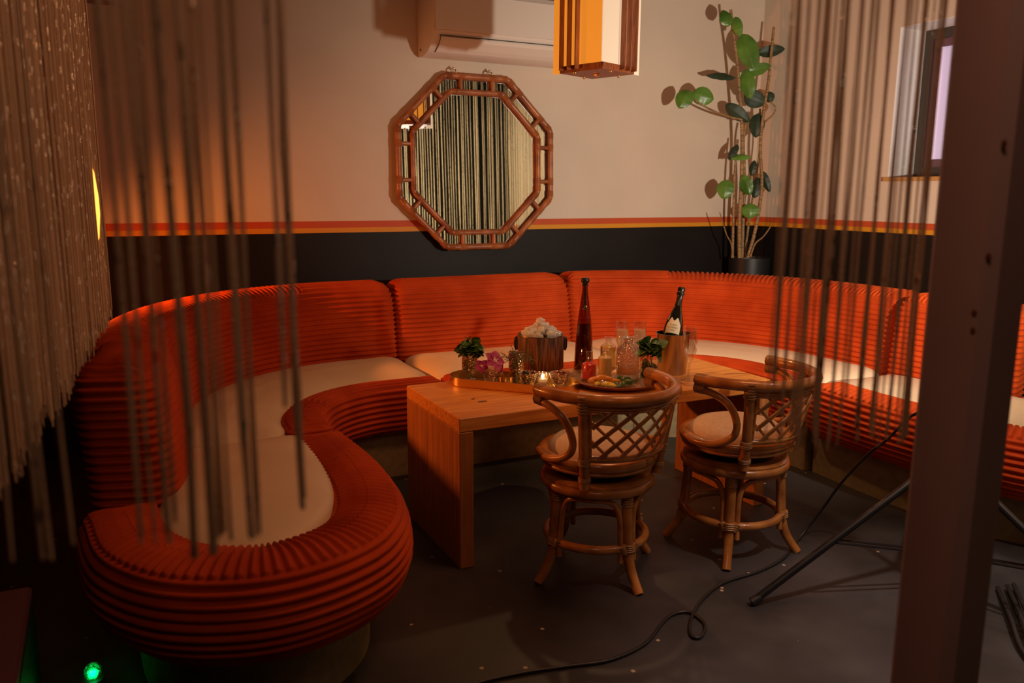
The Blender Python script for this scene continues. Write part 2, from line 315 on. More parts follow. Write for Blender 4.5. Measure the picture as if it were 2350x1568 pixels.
# ------------------------------------------------------------------ the room
YW = 5.40; XW = 4.995; ZC = 3.35; YB = -2.6; XL = -1.3
struct('floor', (XL-.2, YB-.2, -.1), (XW+1.0, YW+.2, 0), 'floor')
struct('ceiling', (XL-.2, YB-.2, ZC), (XW+1.0, YW+.2, ZC+.1), 'ceiling')
struct('wall_back', (XL-.2, YW, 0), (XW+1.0, YW+.2, ZC), 'wall')
struct('wall_left', (XL-.2, YB, 0), (XL, YW, ZC), 'darkwall')
struct('wall_front', (XL-.2, YB-.2, 0), (XW+1.0, YB, ZC), 'darkwall')
WY1 = 4.08; WY0 = 3.2; WZ0 = 1.665; WZ1 = 2.67; WD = 0.29
w = MB()
w.box((XW, WY1, 0), (XW+WD+.1, YW, ZC)); w.box((XW, .74, 0), (XW+WD+.1, WY0, ZC)); w.box((XW, WY0, 0), (XW+WD+.1, WY1, WZ0)); w.box((XW, WY0, WZ1), (XW+WD+.1, WY1, ZC))
struct('wall_far', (XW, YB, 0), (XW+WD+.1, .739, ZC), 'darkwall')  # near-black colour puts shade behind the mirrored strings
o = w.build('wall_right', 'wall', None, False); o['kind'] = 'structure'
M['reveal'] = mat('white_reveal_paint', (0.82, 0.76, 0.72), 0.5)
struct('trim_1', (XW+.001, WY1-.004, WZ0), (XW+WD-.035, WY1, WZ1), 'reveal'); struct('trim_2', (XW+.001, WY0, WZ1-.004), (XW+WD-.035, WY1-.004, WZ1), 'reveal')
wr = bpy.data.objects.new('window_1', None); COL.objects.link(wr); wr['kind'] = 'structure'; wr.location = Vector((XW+WD, WY1, WZ0))*K; wo = (XW+WD, WY1, WZ0)
f = MB(); x0 = XW+WD-.035; t = .07
f.box((x0, WY1-t, WZ0), (x0+.06, WY1, WZ1)); f.box((x0, WY0, WZ0), (x0+.06, WY0+t, WZ1)); f.box((x0, WY0+t, WZ0), (x0+.06, WY1-t, WZ0+t)); f.box((x0, WY0+t, WZ1-t), (x0+.06, WY1-t, WZ1))
f.build('window_frame', 'frame_dark', wr, False, wo)
s_ = MB(); a0, a1, b0, b1 = WY0+t, WY1-t, WZ0+t, WZ1-t; q = .055; xs = x0+.015
s_.box((xs, a1-q, b0), (xs+.04, a1, b1)); s_.box((xs, a0, b0), (xs+.04, a0+q, b1)); s_.box((xs, a0+q, b0), (xs+.04, a1-q, b0+q)); s_.box((xs, a0+q, b1-q), (xs+.04, a1-q, b1))
M['sash'] = mat('purple_brown_sash', (0.12, 0.05, 0.07), 0.3)
s_.build('window_sash', 'sash', wr, False, wo)
M['neon'] = emis('dusk_behind_frosted_glass', (0.36, 0.26, 0.55), 0.55)
bx('window_pane', (xs+.015, a0+q, b0+q), (xs+.025, a1-q, b1-q), 'neon', wr, 0, False, wo)
M['bead_glow'] = emis('glowing_bead_edge', (1.0, 0.55, 0.78), 0.6)  # pink edge light put into the bead as emission
bx('glazing_bead', (xs-.004, a1-q-.009, b0+q), (xs+.015, a1-q, b1-q), 'bead_glow', wr, 0, False, wo)
bx('window_sill', (XW-.03, WY0-.03, WZ0-.028), (XW+WD-.035, WY1+.012, WZ0), 'sill', wr, 0, False, wo)
# ------------------------------------------------------------------ sofa
class Path:
    def __init__(s, P, N=None, W=None):
        P = np.array(P, float); d = np.r_[0, np.cumsum(np.linalg.norm(np.diff(P, axis=0), axis=1))]
        s.L = d[-1]; s.u = d; s.P = P
        if N is None:
            T = np.gradient(P, axis=0); T /= np.linalg.norm(T, axis=1)[:, None]; N = np.c_[-T[:, 1], T[:, 0]]
        s.N = N; s.W = np.ones(len(P)) if W is None else W
    def __call__(s, u, v):
        g = lambda a: np.interp(u, s.u, a)
        px, py, nx, ny = g(s.P[:, 0]), g(s.P[:, 1]), g(s.N[:, 0]), g(s.N[:, 1])
        # straight-line extension past the ends
        T = s.P[1]-s.P[0]; T = T/np.linalg.norm(T); T2 = s.P[-1]-s.P[-2]; T2 = T2/np.linalg.norm(T2)
        e0 = np.minimum(u, 0); e1 = np.maximum(u-s.L, 0)
        return px+nx*v+T[0]*e0+T2[0]*e1, py+ny*v+T[1]*e0+T2[1]*e1
RP = 0.030
def rib(s, p=RP): return (0.5-0.5*np.cos(2*PI*s/p))**0.85
def body(name, L, T, rc, prof, mp, m, parent, orig, along=True, topmode='along', amp=0.0118, du=0.02, lean=0.0, z0=0.5, dv=None, acfn=None):
    """soft block L x T in a straightened frame, bent into place by mp(u, v); prof: (inset, toward medial, height)"""
    # outline
    def arc(cx, cy, a0, n): return [(cx+rc*math.cos(a0+PI/2*k/n), cy+rc*math.sin(a0+PI/2*k/n)) for k in range(n)]
    nl = max(2, int((L-2*rc)/du)); nw = max(2, int((T-2*rc)/min(du, .02))) if T > 2*rc+1e-6 else 0
    na = max(5, int(rc*PI/2/min(du, .012)))
    O = [(rc+(L-2*rc)*k/nl, 0) for k in range(nl)] + arc(L-rc, rc, -PI/2, na)
    if nw: O += [(L, rc+(T-2*rc)*k/nw) for k in range(nw)]
    O += arc(L-rc, T-rc, 0, na) + [(L-rc-(L-2*rc)*k/nl, T) for k in range(nl)] + arc(rc, T-rc, PI/2, na)
    if nw: O += [(0, T-rc-(T-2*rc)*k/nw) for k in range(nw)]
    O += arc(rc, rc, PI, na)
    O = np.array(O); Md = np.c_[np.clip(O[:, 0], T/2, L-T/2) if L > T else np.full(len(O), L/2), np.full(len(O), T/2)]
    D = Md-O; dn = np.linalg.norm(D, axis=1); D = D/dn[:, None]
    pr = np.array(prof, float)
    ins, fr, zz = pr[:, 0], pr[:, 1], pr[:, 2]
    Rm = T/2
    h = ins+fr*(Rm-ins)
    s = np.r_[0, np.cumsum(np.hypot(np.diff(h), np.diff(zz)))]
    n = int(s[-1]/(RP/7.0 if along else .02)) if True else 0
    si = np.linspace(0, s[-1], n+1); ii = np.interp(si, s, ins); ff = np.interp(si, s, fr); zi = np.interp(si, s, zz)
    hi = ii+ff*(Rm-ii); tz = np.gradient(zi); th = np.gradient(hi); q = np.hypot(tz, th); nz, no = th/q, tz/q   # outward normal = (no outward, nz up)
    ins_ij = np.minimum(ii[None, :]+ff[None, :]*(dn[:, None]-ii[None, :]), dn[:, None])
    U = O[:, 0][:, None]+D[:, 0][:, None]*ins_ij; V = O[:, 1][:, None]+D[:, 1][:, None]*ins_ij; Zz = np.repeat(zi[None, :], len(O), 0)
    if amp > 0:
        top = 1/(1+np.exp(-(nz-0.72)*30)); ribs_side = rib(si)[None, :]*np.ones_like(U) if along else np.ones_like(U)*0.6
        if callable(topmode):
            w = topmode(U); rt = np.where(w > .5, rib(U*(acfn or 1)), rib(V))
        else: rt = rib(U*(acfn or 1)) if topmode == 'across' else rib(V)
        H = amp*(ribs_side*(1-top)[None, :]+rt*top[None, :])
        end = np.clip((dn[:, None]-ins_ij)/.004, 0, 1)*0+1
        U = U-D[:, 0][:, None]*H*no[None, :]; V = V-D[:, 1][:, None]*H*no[None, :]; Zz = Zz+H*nz[None, :]
    V = V+lean*np.clip((Zz-z0)/.5, 0, 2)**1.4
    X, Y = mp(U, V)
    a, b = U.shape; Vt = np.stack([X, Y, Zz], -1).reshape(-1, 3)
    i = np.arange(a)[:, None]; j = np.arange(b-1)[None, :]; i2 = (i+1) % a
    F = np.stack([i*b+j, i2*b+j, i2*b+j+1, i*b+j+1], -1).reshape(-1, 4)
    return mk(name, Vt, F, m, parent, True, orig)
CLX, CRX, CY = 1.32, 2.95, 3.62; RI = 0.44
def inner_pts():
    P = []; N = []; TH = []
    for y in np.linspace(3.20, CY, 12)[:-1]: P.append((CLX-RI, y)); N.append((-1, 0)); TH.append(0)
    for a in np.linspace(0, PI/2, 40)[:-1]: P.append((CLX-RI*math.cos(a), CY+RI*math.sin(a))); N.append((-math.cos(a), math.sin(a))); TH.append(a/(PI/2))
    for x in np.linspace(CLX, CRX, 40)[:-1]: P.append((x, CY+RI)); N.append((0, 1)); TH.append(1)
    for a in np.linspace(0, PI/2, 40)[:-1]: P.append((CRX+RI*math.sin(a), CY+RI*math.cos(a))); N.append((math.sin(a), math.cos(a))); TH.append(1+a/(PI/2))
    for y in np.linspace(CY, 2.9, 16): P.append((CRX+RI, y)); N.append((1, 0)); TH.append(2)
    return np.array(P, float), np.array(N, float), np.array(TH, float)
IP, IN, ITH = inner_pts()
def sst(t): t = np.clip(t, 0, 1); return t*t*(3-2*t)
DBK = np.where(ITH <= 1, 0.62+(0.86-0.62)*sst(ITH), 0.86+(0.70-0.86)*sst(ITH-1))   # from bolster face to backrest face
RW = 0.215                                                                        # bolster width
def section(lo, hi, off):
    """piece of the offset curve between two stations (station = (axis, value))"""
    Q = IP+IN*(off[:, None] if hasattr(off, '__len__') else off)
    return Path(Q[lo:hi+1], IN[lo:hi+1])
def idx(cond): return int(np.argmax(cond))
iB0 = idx(IP[:, 1] >= 3.47); iB1 = idx(IP[:, 0] >= 1.64); iC0 = iB1; iC1 = idx(IP[:, 0] >= 2.93); iD1 = len(IP)-1-idx((IP[::-1, 1] >= 3.22))
BK_PROF = [(0.015, 0, .44), (0.0, 0, .50), (0.0, 0, .86), (.008, 0, .90), (.025, 0, .935), (.052, 0, .957), (.085, 0, .968), (.085, .5, .972), (.085, 1, .972)]
RL_PROF = [(.055, 0, .270), (.025, 0, .285), (.006, 0, .31), (0.0, 0, .35), (.0, 0, .43), (.008, 0, .475), (.02, 0, .502), (.032, 0, .514), (.05, 0, .520), (.05, .6, .528), (.05, 1, .530)]
SEATP = [(.02, 0, .36), (.0, 0, .42), (.0, 0, .47), (.012, 0, .497), (.04, 0, .518), (.08, .0, .532), (.08, .35, .545), (.08, 1, .552)]
def module(label, i0, i1, bdu, topB, topR, acB=1, acR=1):
    mid = (i0+i1)//2; c = tuple(IP[mid]+IN[mid]*.4)+(0,)
    r = root('curved_sofa_section', label, 'sofa', c)
    g = .006
    p = section(i0, i1, 0.0); body('front_bolster', p.L-2*g, RW, .05, RL_PROF, lambda u, v: p(u+g, v), 'velvet', r, c, topmode=topR, du=bdu, acfn=acR)
    pb = section(i0, i1, DBK); body('backrest', pb.L-2*g, .27, .055, BK_PROF, lambda u, v: pb(u+g, v), 'velvet', r, c, topmode=topB, du=bdu, lean=.085, acfn=acB)
    ps = section(i0, i1, RW-.02); Wd = (DBK-RW+.05)
    def smap(u, v):
        X, Y = ps(u+g, v); wv = np.interp(u+g, ps.u, Wd[i0:i1+1]); return ps(u+g, v/.5*wv)
    body('seat_cushion', ps.L-2*g, .5, .10, SEATP, smap, 'cream', r, c, along=False, amp=0, du=.02)
    pp = section(i0, i1, 0.09); body('plinth', pp.L-.002, .75, .01, [(0, 0, 0), (0, 0, .3), (.01, 1, .3)], lambda u, v: pp(u, v), 'plinth', r, c, along=False, amp=0, du=.03)
    return r
module('corner section of the rust corduroy sofa, left behind the wooden table', iB0, iB1, .0048, lambda U: (U < 1.75).astype(float), lambda U: (U < .38).astype(float), acR=0.8)
module('straight middle section of the rust corduroy sofa, under the octagonal mirror', iC0, iC1, .02, 'along', 'along')
module('long corner section of the rust corduroy sofa, in front of the potted plant', iC1, iD1, .0048, lambda U: ((U > .7) & (U < 2.2)).astype(float), 'along')
def end_module(label, fx, fy):
    T = lambda P: np.array([(fx(x), fy(y)) for x, y in P])
    c = (float(fx(.40)), float(fy(2.8)), 0)
    r = root('rounded_sofa_end', label, 'sofa', c)
    def path(P, sub=14, flip=False):
        Q, _ = catmull(np.array([(x, y, 0) for x, y in P], float), np.zeros(len(P)), sub); return Q[:, :2]
    def npath(Q):   # normals to the left of travel, then mirrored
        T_ = np.gradient(Q, axis=0); T_ /= np.linalg.norm(T_, axis=1)[:, None]; return np.c_[-T_[:, 1], T_[:, 0]]
    def mirrored(Q, sgn=1):
        N = npath(Q)*sgn; Q2 = T(Q); N2 = T(Q+N)-Q2; N2 /= np.linalg.norm(N2, axis=1)[:, None]; return Path(Q2, N2)
    # bolster wrapping round the end
    outer = path([(.90, 3.465), (.925, 3.2), (.93, 2.95), (.905, 2.66), (.835, 2.42), (.69, 2.235), (.47, 2.14), (.26, 2.15), (.05, 2.27), (-.09, 2.50), (-.135, 2.80), (-.13, 2.90)])
    p = mirrored(outer, -1)
    RLE = [(.10, 0, .23), (.055, 0, .255), (.02, 0, .30), (.003, 0, .35), (.0, 0, .39), (.006, 0, .44), (.018, 0, .475), (.035, 0, .50), (.045, 0, .512), (.06, 0, .518), (.06, .6, .53), (.06, 1, .532)]
    body('front_bolster', p.L-.006, .275, .05, RLE, lambda u, v: p(u+.003, v), 'velvet', r, c, topmode='across', du=.0048, acfn=.78)
    bk = path([(.155, 2.855), (.20, 3.0), (.245, 3.2), (.262, 3.465)]); pb = mirrored(bk, 1)
    body('backrest', pb.L-.006, .27, .07, [(a, b, z+.012 if z > .8 else z) for a, b, z in BK_PROF], lambda u, v: pb(u, v), 'velvet', r, c, topmode='across', du=.0048, lean=.06)
    # cream seat filling the bolster
    ring = path([(.30, 3.462), (.50, 3.462), (.705, 3.462), (.72, 3.2), (.695, 2.9), (.64, 2.64), (.52, 2.46), (.38, 2.405), (.24, 2.43), (.13, 2.54), (.10, 2.72), (.14, 3.0), (.20, 3.3), (.235, 3.462)], 8)
    ctr = ring.mean(0); V = []; prof = [(1.02, .38), (1.06, .44), (1.05, .48), (1.0, .508), (.93, .522), (.8, .533), (.6, .542), (.4, .547), (.2, .55), (.001, .551)]
    RT = T(ring); ct = T([ctr])[0]; n = len(RT)
    for k, z in prof:
        for q in RT:
            d = (q-ct)*k; e = ct+d
            V.append((e[0], e[1], z))
    F = [(i*n+j, i*n+(j+1) % n, (i+1)*n+(j+1) % n, (i+1)*n+j) for i in range(len(prof)-1) for j in range(n)]
    mk('seat_cushion', V, F, 'cream', r, True, c)
    pl = path([(.78, 3.46), (.80, 3.0), (.78, 2.72), (.70, 2.50), (.56, 2.36), (.38, 2.31), (.20, 2.36), (.08, 2.50), (.02, 2.75), (.02, 3.46)], 8)
    PT = T(pl); n = len(PT); V = [(x, y, z) for z in (0, .285) for x, y in PT]; F = [(j, (j+1) % n, n+(j+1) % n, n+j) for j in range(n)]+[tuple(range(n, 2*n))]
    mk('plinth', V, F, 'plinth', r, False, c); autosmooth(r.children[-1])
    return r
end_module('rounded left end of the rust corduroy sofa, nearest the hanging strings', lambda x: x, lambda y: y)
end_module('right end of the rust corduroy sofa, behind the timber post', lambda x: 4.29-x, lambda y: 3.215-(3.47-y)*1.15)
# ------------------------------------------------------------------ table
ZT = .65; TX0, TX1, TY0, TY1 = 1.24, 2.90, 2.945, 3.585; tc = ((TX0+TX1)/2, (TY0+TY1)/2, 0)
tb = root('coffee_table', 'low waterfall table of knotty pine planks carrying the drinks', 'table', tc)
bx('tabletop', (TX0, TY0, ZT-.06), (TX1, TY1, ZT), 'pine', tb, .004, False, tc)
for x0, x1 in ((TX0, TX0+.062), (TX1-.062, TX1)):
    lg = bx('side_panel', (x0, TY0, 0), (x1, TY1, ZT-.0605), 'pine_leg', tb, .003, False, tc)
def knot(x, y, a, b, rot):
    n = 18; V = [(x, y, ZT+.0008)]+[(x+a*math.cos(t)*math.cos(rot)-b*math.sin(t)*math.sin(rot), y+a*math.cos(t)*math.sin(rot)+b*math.sin(t)*math.cos(rot), ZT+.0008) for t in [2*PI*k/n for k in range(n)]]
    return V, [(0, i+1, (i+1) % n+1) for i in range(n)]
for kx, ky, ka, kb, kr in ((1107, 922, .024, .012, 0), (1086, 916, .014, .005, .4), (1690, 858, .07, .005, -.25)):
    kp = at(kx, ky, Z=ZT); MB().add(*knot(kp[0], kp[1], ka, kb, kr)).build('wood_knot', 'knot', tb, True, tc)
# ------------------------------------------------------------------ rattan swivel chairs
def pol(a, r, z): a = a*PI/180; return (r*math.sin(a), -r*math.cos(a), z)       # angle from the back direction (-Y)
def wrap(mb, p, q, r, turns):
    p = np.array(p, float); q = np.array(q, float); 
    for k in range(turns):
        t0 = k/turns; t1 = (k+.92)/turns; tm = (t0+t1)/2
        mb.tube([p+(q-p)*t0, p+(q-p)*tm, p+(q-p)*t1], [r*.94, r*1.04, r*.94], 10)
def cane(p, q, rr, n, m, r):
    mb = MB(); wrap(mb, p, q, rr, n); return mb.build('cane_binding', m, r)
def chair(loc, rot_up, rot_leg, label):
    r = root('rattan_swivel_chair', label, 'chair', loc+(0,), rot_up, 'rattan swivel chairs at the table')
    dl = (rot_leg-rot_up)*180/PI
    WR = lambda p, q, rr, n: cane(p, q, rr, n, 'wrap', r)
    for k in range(4):
        a = 90*k+dl
        m = MB(); m.tube([pol(a, .192, .405), pol(a, .200, .3), pol(a, .207, .2), pol(a, .216, .13), pol(a, .238, .07), pol(a, .285, .002)], [.021, .021, .021, .021, .020, .019], 12, sm=5)
        m.build('leg', 'rattan', r)
        WR(pol(a, .196, .405), pol(a, .198, .335), .0245, 7)
        WR(pol(a, .210, .184), pol(a, .213, .152), .028, 4)
        for s in (-1, 1): WR(pol(a+s*9, .212, .182), pol(a+s*4, .216, .148), .016, 4)
        # arched brace between this leg and the next
        b = a+90; m = MB()
        m.tube([pol(a+9, .208, .110), pol(a+9, .200, .24), pol(a+11, .197, .31), pol(a+18, .196, .352), pol(a+30, .200, .368), pol(a+45, .205, .372), pol(a+60, .200, .368), pol(b-18, .196, .352), pol(b-11, .197, .31), pol(b-9, .200, .24), pol(b-9, .208, .110)], .0115, 9, sm=5)
        m.build('arched_brace', 'rattan', r)
    MB().tube([pol(x, .204, .166) for i, x in enumerate(np.arange(0, 360, 10))], .0175, 10, closed=True).build('foot_ring', 'rattan', r)
    MB().tube([pol(x, .215, .40) for x in np.arange(0, 360, 8)], .0205, 12, closed=True).build('base_ring', 'rattan', r)
    MB().lathe([(.0, .408), (.195, .408), (.222, .410), (.226, .425), (.215, .432), (0, .432)], n=48).build('base_plate', 'rattan', r)
    MB().lathe([(0, .432), (.17, .432), (.17, .478), (0, .478)], n=40).build('swivel', 'blackmetal', r)
    MB().tube([pol(x, .226, .482) for x in np.arange(0, 360, 8)], .0085, 8, closed=True).build('trim_ring', 'rattan', r)
    MB().tube([pol(x, .222, .511) for x in np.arange(0, 360, 8)], .0235, 12, closed=True).build('seat_ring', 'rattan', r)
    MB().lathe([(.0, .49), (.20, .495), (.203, .518), (.198, .542), (.175, .565), (.12, .582), (.06, .588), (0, .589)], n=48).build('seat_cushion', 'seatfab', r)
    for a in (-14, -2, 10): pass
    WR(pol(12, .222, .511), pol(30, .222, .511), .0255, 9)
    RB = lambda a: .284+.038*math.cos(a*PI/180)**2 if abs(a) < 90 else .284
    HZ = lambda a: .797
    MB().tube([pol(a, RB(a), HZ(a)) for a in (-94, -86, -76, -64, -52, -40, -28, -14, 0, 14, 28, 40, 52, 64, 76, 86, 94)], .0235, 14, sm=4).build('top_rail', 'rattan', r)
    for s in (-1, 1):
        m = MB(); m.tube([pol(s*50, .240, .430), pol(s*50, .248, .50), pol(s*50, .270, .62), pol(s*50, RB(50)-.002, .795)], .0205, 12, sm=5); m.build('back_post', 'rattan', r)
        m = MB(); m.tube([pol(s*94, .284, .757), pol(s*84, .287, .755), pol(s*74, .288, .74), pol(s*66, .286, .71), pol(s*61, .28, .665), pol(s*59, .272, .615), pol(s*62, .264, .572), pol(s*71, .258, .543), pol(s*85, .252, .526), pol(s*100, .248, .521), pol(s*118, .243, .519)], .0155, 10, sm=5); m.build('arm', 'rattan', r)
        WR(pol(s*50, RB(50)+.001, .815), pol(s*50, RB(50)-.012, .742), .027, 6)
        WR(pol(s*50, .258, .558), pol(s*50, .254, .528), .025, 4); WR(pol(s*50, .244, .478), pol(s*50, .242, .460), .025, 3)
        # bound rail end
        e = MB(); P0 = np.array(pol(s*96, .284, .781)); P1 = np.array(pol(s*86, .284, .781))
        for k in range(6):
            c = P0+(P1-P0)*(k+.5)/6; d = (P1-P0)/6
            for dz in (.018, -.018): e.tube([c-d*.47+np.array([0, 0, dz]), c+np.array([0, 0, dz]), c+d*.47+np.array([0, 0, dz])], [.0225, .0245, .0225], 10)
        e.build('rail_end_binding', 'wrap', r)
    # lattice panel
    lp = MB(); RR = lambda a, t: .254+(RB(a)-.006-.254)*t; zz = lambda t: .552+.207*t
    for t, rr in ((0, .012), (.05, .007), (.97, .007), (1.03, .007)): lp.tube([pol(a, RR(a, t), zz(t)) for a in range(-49, 50, 7)], rr, 8, sm=2)
    for s in (-1, 1): lp.tube([pol(s*45, RR(45, t), zz(t)) for t in (0, .5, 1)], .007, 8)
    lp.build('panel_frame', 'rattan', r)
    lt = MB(); n = 5
    for k in range(-5, 6):
        for sg in (-1, 1):
            a0 = k*16.5; pts = []
            for t in np.linspace(0, 1, 17):
                a = a0+sg*44*(t-.5)
                if abs(a) <= 46: pts.append((a, t))
            if len(pts) > 1:
                for da in ((-1.3, 1.3) if sg > 0 else (0,)):
                    lt.tube([pol(a+da, RR(a, t)+(.004 if sg > 0 else -.004), zz(t)) for a, t in pts], .0052 if sg > 0 else .0062, 7)
    lt.build('lattice', 'rattan', r)
    return r
chair((1.758, 2.722), math.radians(6), math.radians(5), 'rattan swivel chair with lattice back, in front of the copper platter')
chair((2.43, 2.655), math.radians(17), math.radians(46), 'rattan swivel chair with lattice back, at the right end of the table')
# ------------------------------------------------------------------ mirror
def mirror():
    cx, cz, yp = 2.395, 1.745, 5.33; R = .625
    loc = (cx, yp, cz); r = root('octagonal_mirror', 'octagonal wall mirror in a double bamboo frame with short rungs', 'mirror', loc)
    def ring(R_, y=0, sub=1):
        P = [(R_*math.cos(PI/8+PI/4*k), y, R_*math.sin(PI/8+PI/4*k)) for k in range(8)]; return P
    def rounded(R_):
        P = ring(R_); out = []
        for k in range(8):
            a, b, c = (np.array(P[(k+d) % 8]) for d in (-1, 0, 1))
            for t in (.1, .05): out.append(b+(a-b)*t)
            out.append(b*.992)
            for t in (.05, .1): out.append(b+(c-b)*t)
            for t in (.3, .5, .7): out.append(b+(c-b)*t)
        return out
    r.rotation_euler = (math.radians(-1.5), 0, 0)
    MB().tube(rounded(R), .021, 12, closed=True).build('outer_frame', 'mirror_wood', r)
    MB().tube(rounded(R*.825), .018, 12, closed=True).build('inner_frame', 'mirror_wood', r)
    P = ring(R); Q = ring(R*.825)
    WB = lambda p, q, rr, n: cane(p, q, rr, n, 'mirror_wood', r)
    for k in range(8):
        a, b = np.array(P[k]), np.array(P[(k+1) % 8]); c, d = np.array(Q[k]), np.array(Q[(k+1) % 8])
        for t in (.25, .75):
            p = a+(b-a)*t; m_ = (c+d)/2; u = (b-a)/np.linalg.norm(b-a); q = p-((p-m_)@(m_/np.linalg.norm(m_)))*(m_/np.linalg.norm(m_))
            MB().tube([p*1.0, q], .0145, 10).build('rung', 'mirror_wood', r)
            for e in (p, q): WB(e-u*.026, e+u*.026, .0235 if e is p else .0205, 5)
            WB(p+(q-p)*.25, p+(q-p)*.05, .0175, 3)
        for A, rr in ((a, .0235), (c, .0205)):
            pass
        u = (b-a)/np.linalg.norm(b-a); WB(a+u*.01, a+u*.055, .0235, 5); WB(b-u*.055, b-u*.01, .0235, 5)
        u = (d-c)/np.linalg.norm(d-c); WB(c+u*.01, c+u*.05, .0205, 5); WB(d-u*.05, d-u*.01, .0205, 5)
    g = ring(R*.985, .022); MB().add(g+[(x, y+.012, z) for x, y, z in g], [tuple(range(8)), tuple(range(15, 7, -1))]+[(k, (k+1) % 8, 8+(k+1) % 8, 8+k) for k in range(8)]).build('mirror_glass', 'mirror', r, False)
    for x in (-.17, .10):
        h = MB(); h.tube([(x+.018*math.cos(t), 0.0, R*.93+.022+.02*math.sin(t)) for t in np.linspace(-.6, PI+.6, 10)], .006, 8); h.sphere((x, .01, R*.93+.045), .011); h.build('hanging_hook', 'chrome', r)
mirror()
# ------------------------------------------------------------------ air conditioner
def aircon():
    x0, x1, yb = 1.992, 3.10, YW; loc = (x0, yb, 2.40); r = root('air_conditioner', 'white split air conditioner mounted on the wall above the mirror', 'air conditioner', loc)
    sec = [(0, 0), (-.07, -.005), (-.13, .01), (-.165, .035), (-.20, .075), (-.225, .13), (-.235, .19), (-.235, .36), (-.22, .39), (0, .39)]
    sec = [(a*1.3, b+2.43) for a, b in sec]; n = len(sec)
    V = [(x, yb+a, z) for x in (x0, x1) for a, z in sec]; F = [tuple(range(n)), tuple(range(2*n-1, n-1, -1))]+[(i, n+i, n+(i+1) % n, (i+1) % n) for i in range(n)]
    o = mk('housing', V, F, 'white', r, True, loc); autosmooth(o, 30)
    sec2 = [(-.150, .018), (-.172, .037), (-.206, .077), (-.214, .10), (-.206, .10), (-.196, .08), (-.165, .04), (-.15, .025)]
    V = [(x, yb+a*1.3-.004, z+2.425) for x in (x0+.05, x1-.05) for a, z in sec2]; n = len(sec2)
    F = [tuple(range(n)), tuple(range(2*n-1, n-1, -1))]+[(i, n+i, n+(i+1) % n, (i+1) % n) for i in range(n)]
    mk('air_flap', V, F, 'white', r, False, loc)
    g = MB(); g.box((x0+.045, yb-.2225*1.3, 2.531), (x1-.045, yb-.217*1.3, 2.535)); g.build('flap_gap', 'gap', r, False, loc)
    g = MB(); g.tube([(x0+.05, yb-.14*1.3, 2.443), (x0+.05, yb-.178*1.3, 2.465), (x0+.05, yb-.212*1.3, 2.507), (x0+.05, yb-.221*1.3, 2.533)], .0025, 6); g.build('flap_end_gap', 'gap', r, False, loc)
    bx('front_panel', (x0+.006, yb-.312, 2.565), (x1-.006, yb-.303, 2.79), 'white', r, .002, False, loc)
    g = MB(); g.tube([(x0-.001, yb-.06, 2.47), (x0-.001, yb-.055, 2.47)], .008, 8); g.build('screw_cap', 'grey', r, True, loc)
aircon()
# ------------------------------------------------------------------ pendant lantern
def pendant():
    D = 4.38; b = at(1370, 170, D=D); loc = (b[0], b[1], b[2]); r = root('pendant_lantern', 'square pendant lantern of walnut slats with amber and opal acrylic panels', 'pendant lamp', loc, math.radians(0))
    # square aligned so that one corner points at the sofa opening
    ang = math.radians(-26.6+45+2); ca, sa = math.cos(ang), math.sin(ang); s = .141; H = ZC-loc[2]-.75
    def rot(V): return [(x*ca-y*sa, x*sa+y*ca, z) for x, y, z in V]
    def RB(name, boxes, m, bev=0):
        mb = MB()
        for a, c in boxes: mb.box(a, c, bev)
        mb.V = rot(mb.V); return mb.build(name, m, r, False)
    RB('base_frame', [((-s, -s, 0), (s, s, .012)), ((-s, -s, .012), (s, -s+.008, .035)), ((-s, s-.008, .012), (s, s, .035)), ((-s, -s, .012), (-s+.008, s, .035)), ((s-.008, -s, .012), (s, s, .035))], 'woodslat')
    RB('top_frame', [((-s, -s, H), (s, s, H+.03))], 'woodslat')
    # inner L-shaped panels: two faces amber, two faces opal; outer corner wings
    q = s-.012
    RB('opal_panel', [((-q, -q, .03), (q*.98, -q+.005, H))], 'whitepanel')
    RB('opal_panel', [((q-.005, -q*.98, .03), (q, q-.006, H))], 'whitepanel')
    RB('amber_panel', [((-q, -q+.006, .03), (-q+.005, q-.006, H))], 'amberpanel')
    RB('amber_panel', [((-q, q-.005, .03), (q, q, H))], 'amberpanel')
    RB('amber_wing', [((-s+.004, s, .0), (-s+.009, s+.05, H))], 'amberpanel')
    RB('opal_wing', [((s, -s+.004, .0), (s+.05, -s+.009, H))], 'whitepanel')
    d = .033
    for k in range(3):
        e = s-.028-.052*k
        for a, c in (((-s-d, e, .010), (-s, e+.009, H)), ((s, e, .010), (s+d, e+.009, H)), ((e, -s-d, .010), (e+.009, -s, H)), ((e, s, .010), (e+.009, s+d, H))):
            RB('slat', [(a, c)], 'woodslat', .002)
    RB('base_stud', [((-.012, -.012, -.012), (.012, .012, 0))], 'brass', .003)
    lamp('table_fill_spot', 'SPOT', (loc[0], loc[1], loc[2]-.02), 22.0, (1.0, 0.55, 0.24), 0.03, rot=(loc[0]-.1, loc[1]-.25, 0), spot=math.radians(125), blend=1.0)  # added fill for the table, the lantern base holds no lamp
    for x, y in ((.126, -.05), (-.126, .05), (.05, .126), (-.05, -.126)):
        m = MB(); m.sphere((x, y, -.002), .009); m.V = rot(m.V); m.build('screw', 'brass', r)
    MB().tube([(0, 0, H+.03), (0, 0, ZC-loc[2])], .006, 8).build('cord', 'black', r)
pendant()
